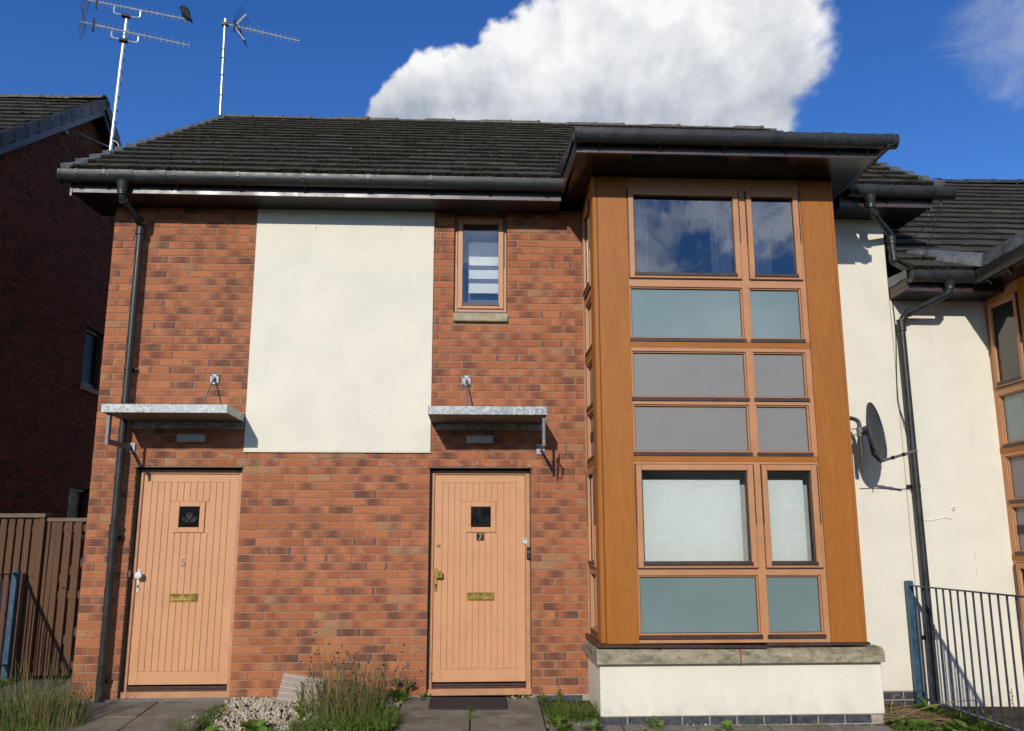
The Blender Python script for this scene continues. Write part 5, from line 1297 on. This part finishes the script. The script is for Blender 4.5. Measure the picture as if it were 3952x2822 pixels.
def railing(label, x, y0, y1, ztop, zbot, post_top, post_bot, name='metal_railing', sag=0.0):
    root = thing(name, label, 'railing', (x, y0, post_bot))
    q = MB(); q.box(x-0.028, x+0.028, y0-0.03, y0+0.03, post_bot, post_top, 0.004); q.build('post', M['blue_paint'], root)
    q = MB(); q.tube([(x, y0-0.03, post_top-0.025), (x, y0-0.034, post_top-0.025)], 0.006, 8); q.build('bolt', M['black'], root)
    q = MB(); q.box(x-0.02, x+0.02, y1, y0-0.0305, ztop-0.012, ztop, 0.002); q.build('top_rail', M['navy'], root)
    q = MB(); q.add([(x+dx, y, z+dz) for y, z in ((y0-0.0305, zbot), (y1, zbot-sag)) for dx, dz in ((-0.02, 0), (0.02, 0), (0.02, 0.012), (-0.02, 0.012))],
                    [(0, 1, 2, 3), (7, 6, 5, 4), (0, 4, 5, 1), (1, 5, 6, 2), (2, 6, 7, 3), (3, 7, 4, 0)]); q.build('bottom_rail', M['navy'], root)
    q = MB(); q.tube([(0, 0, -0.5), (0, 0, 0.5)], 0.0085, 8); me = bpy.data.meshes.new('bar'); me.from_pydata(q.v, [], q.f); me.shade_smooth(); me.set_sharp_from_angle(angle=rad(40)); me.materials.append(M['navy'])
    y = y0-0.125
    while y > y1:
        f = (y0-y)/(y0-y1); zb = zbot-sag*f+0.0125; zt = ztop-0.0125; o = inst('bar', me, root, (x, y, (zb+zt)/2)); o.scale = (1, 1, zt-zb); y -= 0.107
railing('blue metal railing standing in front of the white rendered wall', 7.785, -0.075, -2.4, 0.978, -0.045, 1.017, -0.22, sag=0.0)
railing('blue metal railing in front of the timber fence at the left edge', -1.02, 0.78, -1.9, 1.085, 0.19, 1.115, 0.0)

# ------------------------------------------------------------------ planting
def blade(b, p, d, h, w_, lean, segs=5, droop=0.0):
    p = Vector(p); d = Vector((math.cos(d), math.sin(d), 0)); s = Vector((-d.y, d.x, 0))
    vs = []
    for i in range(segs+1):
        f = i/segs; c = p+d*(lean*h*(f**1.6))+Vector((0, 0, h*(f-droop*f*f*f))); ww = w_*(1-f)**0.7+0.0004
        vs += [c-s*ww, c+d*ww*0.8, c+s*ww]
    fs = []
    for i in range(segs):
        a = i*3; fs += [(a, a+1, a+4, a+3), (a+1, a+2, a+5, a+4)]
    b.add(vs, fs)
    return vs[-2]
def rush(label, x, y, rx, ry, n, hmin, hmax, tilt, heads, dead=0.3):
    root = thing('rush_clump', label, 'rush plant', (x, y, gz(x, y)))
    g = MB(); st = MB(); hd = MB()
    for i in range(n):
        a = random.uniform(0, 2*math.pi); r = math.sqrt(random.random()); px, py = x+rx*r*math.cos(a), y+ry*r*math.sin(a)
        h = random.triangular(hmin, hmax, hmin+(hmax-hmin)*0.18); lean = random.uniform(0.02, 0.34)*(0.45+r)
        q = st if random.random() < dead else g
        q.cur = random.random()
        dirn = a+random.uniform(-0.7, 0.7) if random.random() < 0.8 else random.uniform(0, 6.3)
        tip = blade(q, (px, py, gz(px, py)-0.01), dirn, h, random.uniform(0.0020, 0.0042), lean+tilt, 5, random.choice((0, 0, 0.06, 0.15)))
        if heads and h > hmin+(hmax-hmin)*0.42 and random.random() < heads:
            c = Vector(tip)+Vector((0, 0, -random.uniform(0.02, 0.07)))
            for k in range(5):
                e = c+Vector([random.uniform(-0.006, 0.006) for _ in range(3)]); s = random.uniform(0.004, 0.007)
                hd.add([e+Vector(v)*s for v in ((1, 0, 0), (-1, 0, 0), (0, 1, 0), (0, -1, 0), (0, 0, 1), (0, 0, -1))], [(0, 2, 4), (2, 1, 4), (1, 3, 4), (3, 0, 4), (2, 0, 5), (1, 2, 5), (3, 1, 5), (0, 3, 5)])
    g.build('stem', M['rush'], root, tag_kind='stuff')
    if st.v: st.build('dry_stem', M['straw'], root, tag_kind='stuff')
    if hd.v: hd.build('seed_head', M['seed'], root, tag_kind='stuff')
    return root
rush('tall rush clump with brown seed heads against the brick between the doors', 2.56, -0.60, 0.30, 0.20, 560, 0.12, 0.74, 0.06, 0.26, 0.36)
rush('green rush clump in front of the left downpipe', 0.10, -0.72, 0.38, 0.26, 620, 0.14, 0.60, 0.03, 0.05, 0.22)
rush('small sparse rush tuft at the edge of the left slabs', 1.35, -1.0, 0.10, 0.08, 46, 0.12, 0.34, 0.0, 0.0, 0.2)

LEAF = []
def leaf_mesh(kind):
    b = MB(); n = 6; vs = []; fs = []
    for i in range(n+1):
        f = i/n
        wd = {0: 0.24*math.sin(math.pi*min(f*0.92+0.06, 1))**0.8, 1: 0.36*math.sin(math.pi*min(f*0.95+0.03, 1))**0.7*(1+0.22*math.sin(i*3.1)), 2: 0.10*math.sin(math.pi*(f*0.9+0.08))}[kind]
        y = f; z = 0.10*math.sin(f*2.2)-0.22*f*f
        vs += [(-wd, y, z+wd*0.30), (0, y, z), (wd, y, z+wd*0.30)]
    for i in range(n):
        a = i*3; fs += [(a, a+1, a+4, a+3), (a+1, a+2, a+5, a+4)]
    me = bpy.data.meshes.new('leaf'); me.from_pydata(vs, [], fs); me.materials.append(M['leaf']); me.shade_smooth(); return me
LEAF = [leaf_mesh(0), leaf_mesh(1), leaf_mesh(2)]
def weed(label, x, y, n, ln, h, kind=0, spread=0.05, cat='weed', name='leafy_weed', stemy=False, group=None):
    root = thing(name, label, cat, (x, y, gz(x, y)), group)
    stm = MB()
    for i in range(n):
        a = random.uniform(0, 6.28); f = random.random(); px = x+math.cos(a)*spread*random.random(); py = y+math.sin(a)*spread*random.random(); pz = gz(px, py)+0.006+h*f
        s = ln*random.uniform(0.65, 1.15)*(1.1-0.5*f); pitch = random.uniform(0.25, 1.15)
        o = inst('leaf', LEAF[kind], root, (px, py, pz), (pitch, random.uniform(-0.3, 0.3), a-math.pi/2)); o.scale = (s, s, s)
        stm.tube([(x+(px-x)*0.3, y+(py-y)*0.3, gz(x, y)-0.01), ((x+px)/2, (y+py)/2, (pz+gz(x, y))/2), (px, py, pz)], 0.0018, 4, False)
    stm.build('stem', M['leaf'], root)
    return root
W = [
 ('dandelion rosette at the gravel edge in front of the vent panel', 1.93, -0.98, 14, 0.15, 0.02, 1, 0.03),
 ('second dandelion rosette left of the gravel', 1.60, -1.12, 12, 0.13, 0.02, 1, 0.03),
 ('leafy willowherb sprouting between vent panel and rushes', 2.16, -0.42, 34, 0.075, 0.26, 2, 0.08),
 ('broad leaved weed at the left foot of the rush clump', 2.20, -0.62, 18, 0.085, 0.12, 0, 0.09),
 ('tall toothed weed against the brick left of door 7', 2.96, -0.13, 20, 0.10, 0.15, 1, 0.09),
 ('dark toothed weed between the rushes and door 7', 2.78, -0.30, 18, 0.10, 0.13, 1, 0.10),
 ('round leaved creeper at the left end of the doormat', 3.16, -0.09, 14, 0.055, 0.04, 0, 0.09),
 ('low round leaved weed at the right end of the doormat', 3.98, -0.06, 8, 0.055, 0.02, 0, 0.06),
 ('pair of low leaves in the pebbles before door 7', 4.09, -0.05, 6, 0.055, 0.02, 0, 0.04),
 ('rounded weed at the brick corner right of door 7', 4.26, -0.10, 10, 0.075, 0.05, 0, 0.05),
 ('feathery weed rising before the blue bricks', 4.40, -0.13, 26, 0.05, 0.15, 2, 0.05),
 ('line of mossy weed in the joint between the door slabs', 3.61, -0.62, 22, 0.035, 0.03, 2, 0.05),
 ('weed seedling in the slab joint below the doormat', 3.60, -0.46, 16, 0.035, 0.06, 2, 0.03),
 ('dandelion tuft below the left end of the bay plinth', 4.34, -1.02, 12, 0.11, 0.03, 1, 0.04),
 ('toothed weed in the paving near the plinth corner', 4.60, -1.00, 14, 0.09, 0.09, 1, 0.05),
 ('small weed in the paving under the bay', 4.95, -1.08, 12, 0.07, 0.04, 0, 0.05),
 ('leaning weed before the blue plinth bricks', 5.12, -0.93, 18, 0.075, 0.11, 0, 0.09),
 ('low weed at the slab edge below the large panes', 5.70, -0.93, 14, 0.07, 0.04, 1, 0.07),
 ('big dock leaves beside the straw heap', 7.62, -0.55, 12, 0.17, 0.10, 1, 0.07),
 ('nettle patch in front of the straw heap', 7.28, -0.88, 26, 0.10, 0.06, 1, 0.17),
 ('nettle patch at the foot of the right railing', 7.72, -0.95, 28, 0.11, 0.07, 1, 0.16),
 ('bright nettles at the bottom right corner', 8.02, -1.15, 22, 0.10, 0.05, 1, 0.16),
 ('low nettles left of the right railing post', 7.55, -1.05, 24, 0.10, 0.05, 1, 0.15),
 ('leafy weed growing behind the blue railing', 7.98, -0.75, 16, 0.10, 0.08, 1, 0.09),
 ('ground ivy at the foot of the left railing post', -0.95, 0.62, 22, 0.07, 0.04, 0, 0.16),
 ('leafy weed at the lower left corner', -0.52, -0.35, 20, 0.08, 0.05, 0, 0.14),
 ('low weed between the left slabs and the gravel', 1.47, -0.75, 12, 0.06, 0.03, 2, 0.08),
]
W += [
 ('grassy weed in front of the gravel', 1.72, -1.22, 16, 0.11, 0.04, 1, 0.08), ('yellowish dandelion leaves at the lower edge of the gravel', 2.05, -1.16, 16, 0.10, 0.04, 1, 0.10),
 ('broad leaves under the right side of the rushes', 2.80, -0.62, 20, 0.09, 0.08, 0, 0.10), ('leafy weed at the corner of the door 7 slabs', 2.92, -1.05, 18, 0.09, 0.05, 1, 0.10),
 ('weed clump at the right edge of the door 7 slabs', 4.30, -0.86, 18, 0.08, 0.05, 1, 0.08), ('dock leaves right of the nettles', 7.86, -0.60, 12, 0.13, 0.08, 1, 0.07)]
for a in W: weed(*a)
def tuft(label, x, y, rx, ry, n, h, lean, m='grass'):
    b = MB()
    for i in range(n):
        a = random.uniform(0, 6.28); r = math.sqrt(random.random()); px, py = x+rx*r*math.cos(a), y+ry*r*math.sin(a); b.cur = random.random()
        blade(b, (px, py, gz(px, py)-0.008), random.uniform(0, 6.28), h*random.uniform(0.5, 1.15), random.uniform(0.0022, 0.0048), random.uniform(0.2, lean), 4, random.choice((0.1, 0.25, 0.5)))
    o = b.build('grass_tuft', M[m], None, origin=(x, y, gz(x, y))); tag(o, label, 'grass tuft')
tuft('fine green grass along the left slab edge', 1.43, -0.50, 0.10, 0.28, 520, 0.075, 0.9)
tuft('long green grass clump beside the plinth corner', 4.46, -0.62, 0.22, 0.13, 420, 0.17, 1.4)
tuft('yellow green grass between the rushes and the door slabs', 2.86, -0.80, 0.17, 0.24, 560, 0.20, 0.8)
tuft('grass mound at the bottom left of the picture', 0.05, -1.12, 0.42, 0.12, 620, 0.16, 0.8)
tuft('grass at the lower edge of the gravel', 1.45, -1.22, 0.2, 0.10, 300, 0.13, 0.8)
tuft('grass under the tall rush clump', 2.45, -0.92, 0.30, 0.14, 520, 0.16, 0.9)
tuft('sparse grass against the blue plinth bricks', 6.10, -0.79, 0.30, 0.025, 130, 0.045, 0.9)
tuft('pale dry grass tuft against the blue plinth bricks', 6.52, -0.79, 0.09, 0.03, 90, 0.06, 1.3, 'straw')
tuft('wispy grass at the left foot of the brick corner', -0.15, -0.25, 0.30, 0.2, 330, 0.15, 0.8)
tuft('grass around the nettles right of the plinth', 7.45, -0.98, 0.4, 0.2, 420, 0.10, 0.9)
b = MB()
for i in range(520):
    a = random.gauss(0, 0.5)+(math.pi if random.random() < 0.5 else 0); x, y = 7.42+random.gauss(0, 0.12), -0.56+random.gauss(0, 0.07); l = random.uniform(0.15, 0.42)
    hgt = max(0.0, 0.085-0.28*abs(x-7.42))*random.random(); z = gz(x, y)+0.005+hgt; b.cur = random.random(); d = Vector((math.cos(a)*0.95, math.sin(a)*0.5, random.uniform(-0.12, 0.12))); p = Vector((x, y, z))
    mid = p+Vector((0, 0, random.uniform(0, 0.03)))
    q0, q2 = p-d*l/2, p+d*l/2; q0.z = max(q0.z, gz(q0.x, q0.y)+0.004); q2.z = max(q2.z, gz(q2.x, q2.y)+0.004)
    b.tube([q0, mid, q2], random.uniform(0.0012, 0.0028), 4, False)
b.tube(bend([(7.22, -0.62, -0.08), (7.26, -0.60, 0.05), (7.31, -0.60, 0.085), (7.37, -0.60, 0.03), (7.36, -0.6, -0.04), (7.30, -0.6, -0.08)], 0.06), 0.0035, 5)
b.tube(bend([(7.20, -0.66, -0.13), (7.45, -0.7, -0.02), (7.7, -0.72, 0.035), (7.95, -0.72, 0.05), (8.0, -0.72, -0.10)], 0.1), 0.004, 5)
o = b.build('straw_heap', M['straw'], None); tag(o, 'heap of dry straw stems between the plinth and the blue railing', 'dry stems', None, 'stuff')
b = MB(); a0 = Vector((8.10, -0.95, -0.12)); b.tube(bend([a0, a0+Vector((0.01, 0, 0.12)), a0+Vector((-0.005, 0, 0.2)), a0+Vector((0.0, 0, 0.30))], 0.05), 0.003, 5)
for k in range(7): p = a0+Vector((0.0, 0, 0.08+0.03*k)); b.tube([p, p+Vector((random.uniform(-0.03, 0.03), 0.01, 0.015))], 0.003, 4)
o = b.build('dead_stalk', M['straw'], None); tag(o, 'dead branched weed stalk in front of the right railing bars', 'stalk')
b = MB()
ph = (1+5**0.5)/2
ico = [Vector(v).normalized() for v in ((-1, ph, 0), (1, ph, 0), (-1, -ph, 0), (1, -ph, 0), (0, -1, ph), (0, 1, ph), (0, -1, -ph), (0, 1, -ph), (ph, 0, -1), (ph, 0, 1), (-ph, 0, -1), (-ph, 0, 1))]
icf = [(0,11,5),(0,5,1),(0,1,7),(0,7,10),(0,10,11),(1,5,9),(5,11,4),(11,10,2),(10,7,6),(7,1,8),(3,9,4),(3,4,2),(3,2,6),(3,6,8),(3,8,9),(4,9,5),(2,4,11),(6,2,10),(8,6,7),(9,8,1)]
def stones(b, fn, n, s0, s1):
    for i in range(n):
        x, y = fn()
        s = random.uniform(s0, s1); z = gz(x, y)+0.006+random.uniform(0, 0.018); E = Euler([random.uniform(0, 6) for _ in range(3)]).to_matrix(); sc = Vector((random.uniform(0.7, 1.3), random.uniform(0.6, 1.1), random.uniform(0.5, 0.8)))
        b.cur = random.uniform(0.01, 1)
        b.add([Vector((x, y, z))+(E @ Vector((v.x*sc.x*random.uniform(0.82, 1.15), v.y*sc.y*random.uniform(0.82, 1.15), v.z*sc.z)))*s for v in ico], icf)
def gravel_pt():
    while True:
        x, y = random.uniform(1.40, 2.62), random.uniform(-1.35, -0.015)
        if x > 1.44+0.12*max(0, -y-0.3)+random.gauss(0, 0.03): return x, y
stones(b, gravel_pt, 2600, 0.010, 0.021)
stones(b, lambda: (random.uniform(2.62, 2.98), random.uniform(-0.35, -0.015)), 160, 0.009, 0.018)
o = b.build('gravel', M['pebble'], None); tag(o, 'cream and tan gravel bed between the doors', 'gravel', None, 'stuff')
b = MB(); stones(b, lambda: (random.uniform(3.98, 4.2), random.uniform(-0.04, -0.005)), 36, 0.006, 0.013); stones(b, lambda: (random.uniform(4.3, 7.0), random.gauss(-0.805, 0.012)), 60, 0.004, 0.011); stones(b, lambda: (random.gauss(1.33, 0.06), random.gauss(-0.66, 0.10)), 14, 0.010, 0.016); stones(b, lambda: (random.gauss(0.12, 0.08), random.gauss(-0.07, 0.03)), 24, 0.012, 0.03)
o = b.build('scattered_pebbles', M['pebble'], None); tag(o, 'stray pebbles on the slabs and along the walls', 'pebbles', None, 'stuff')
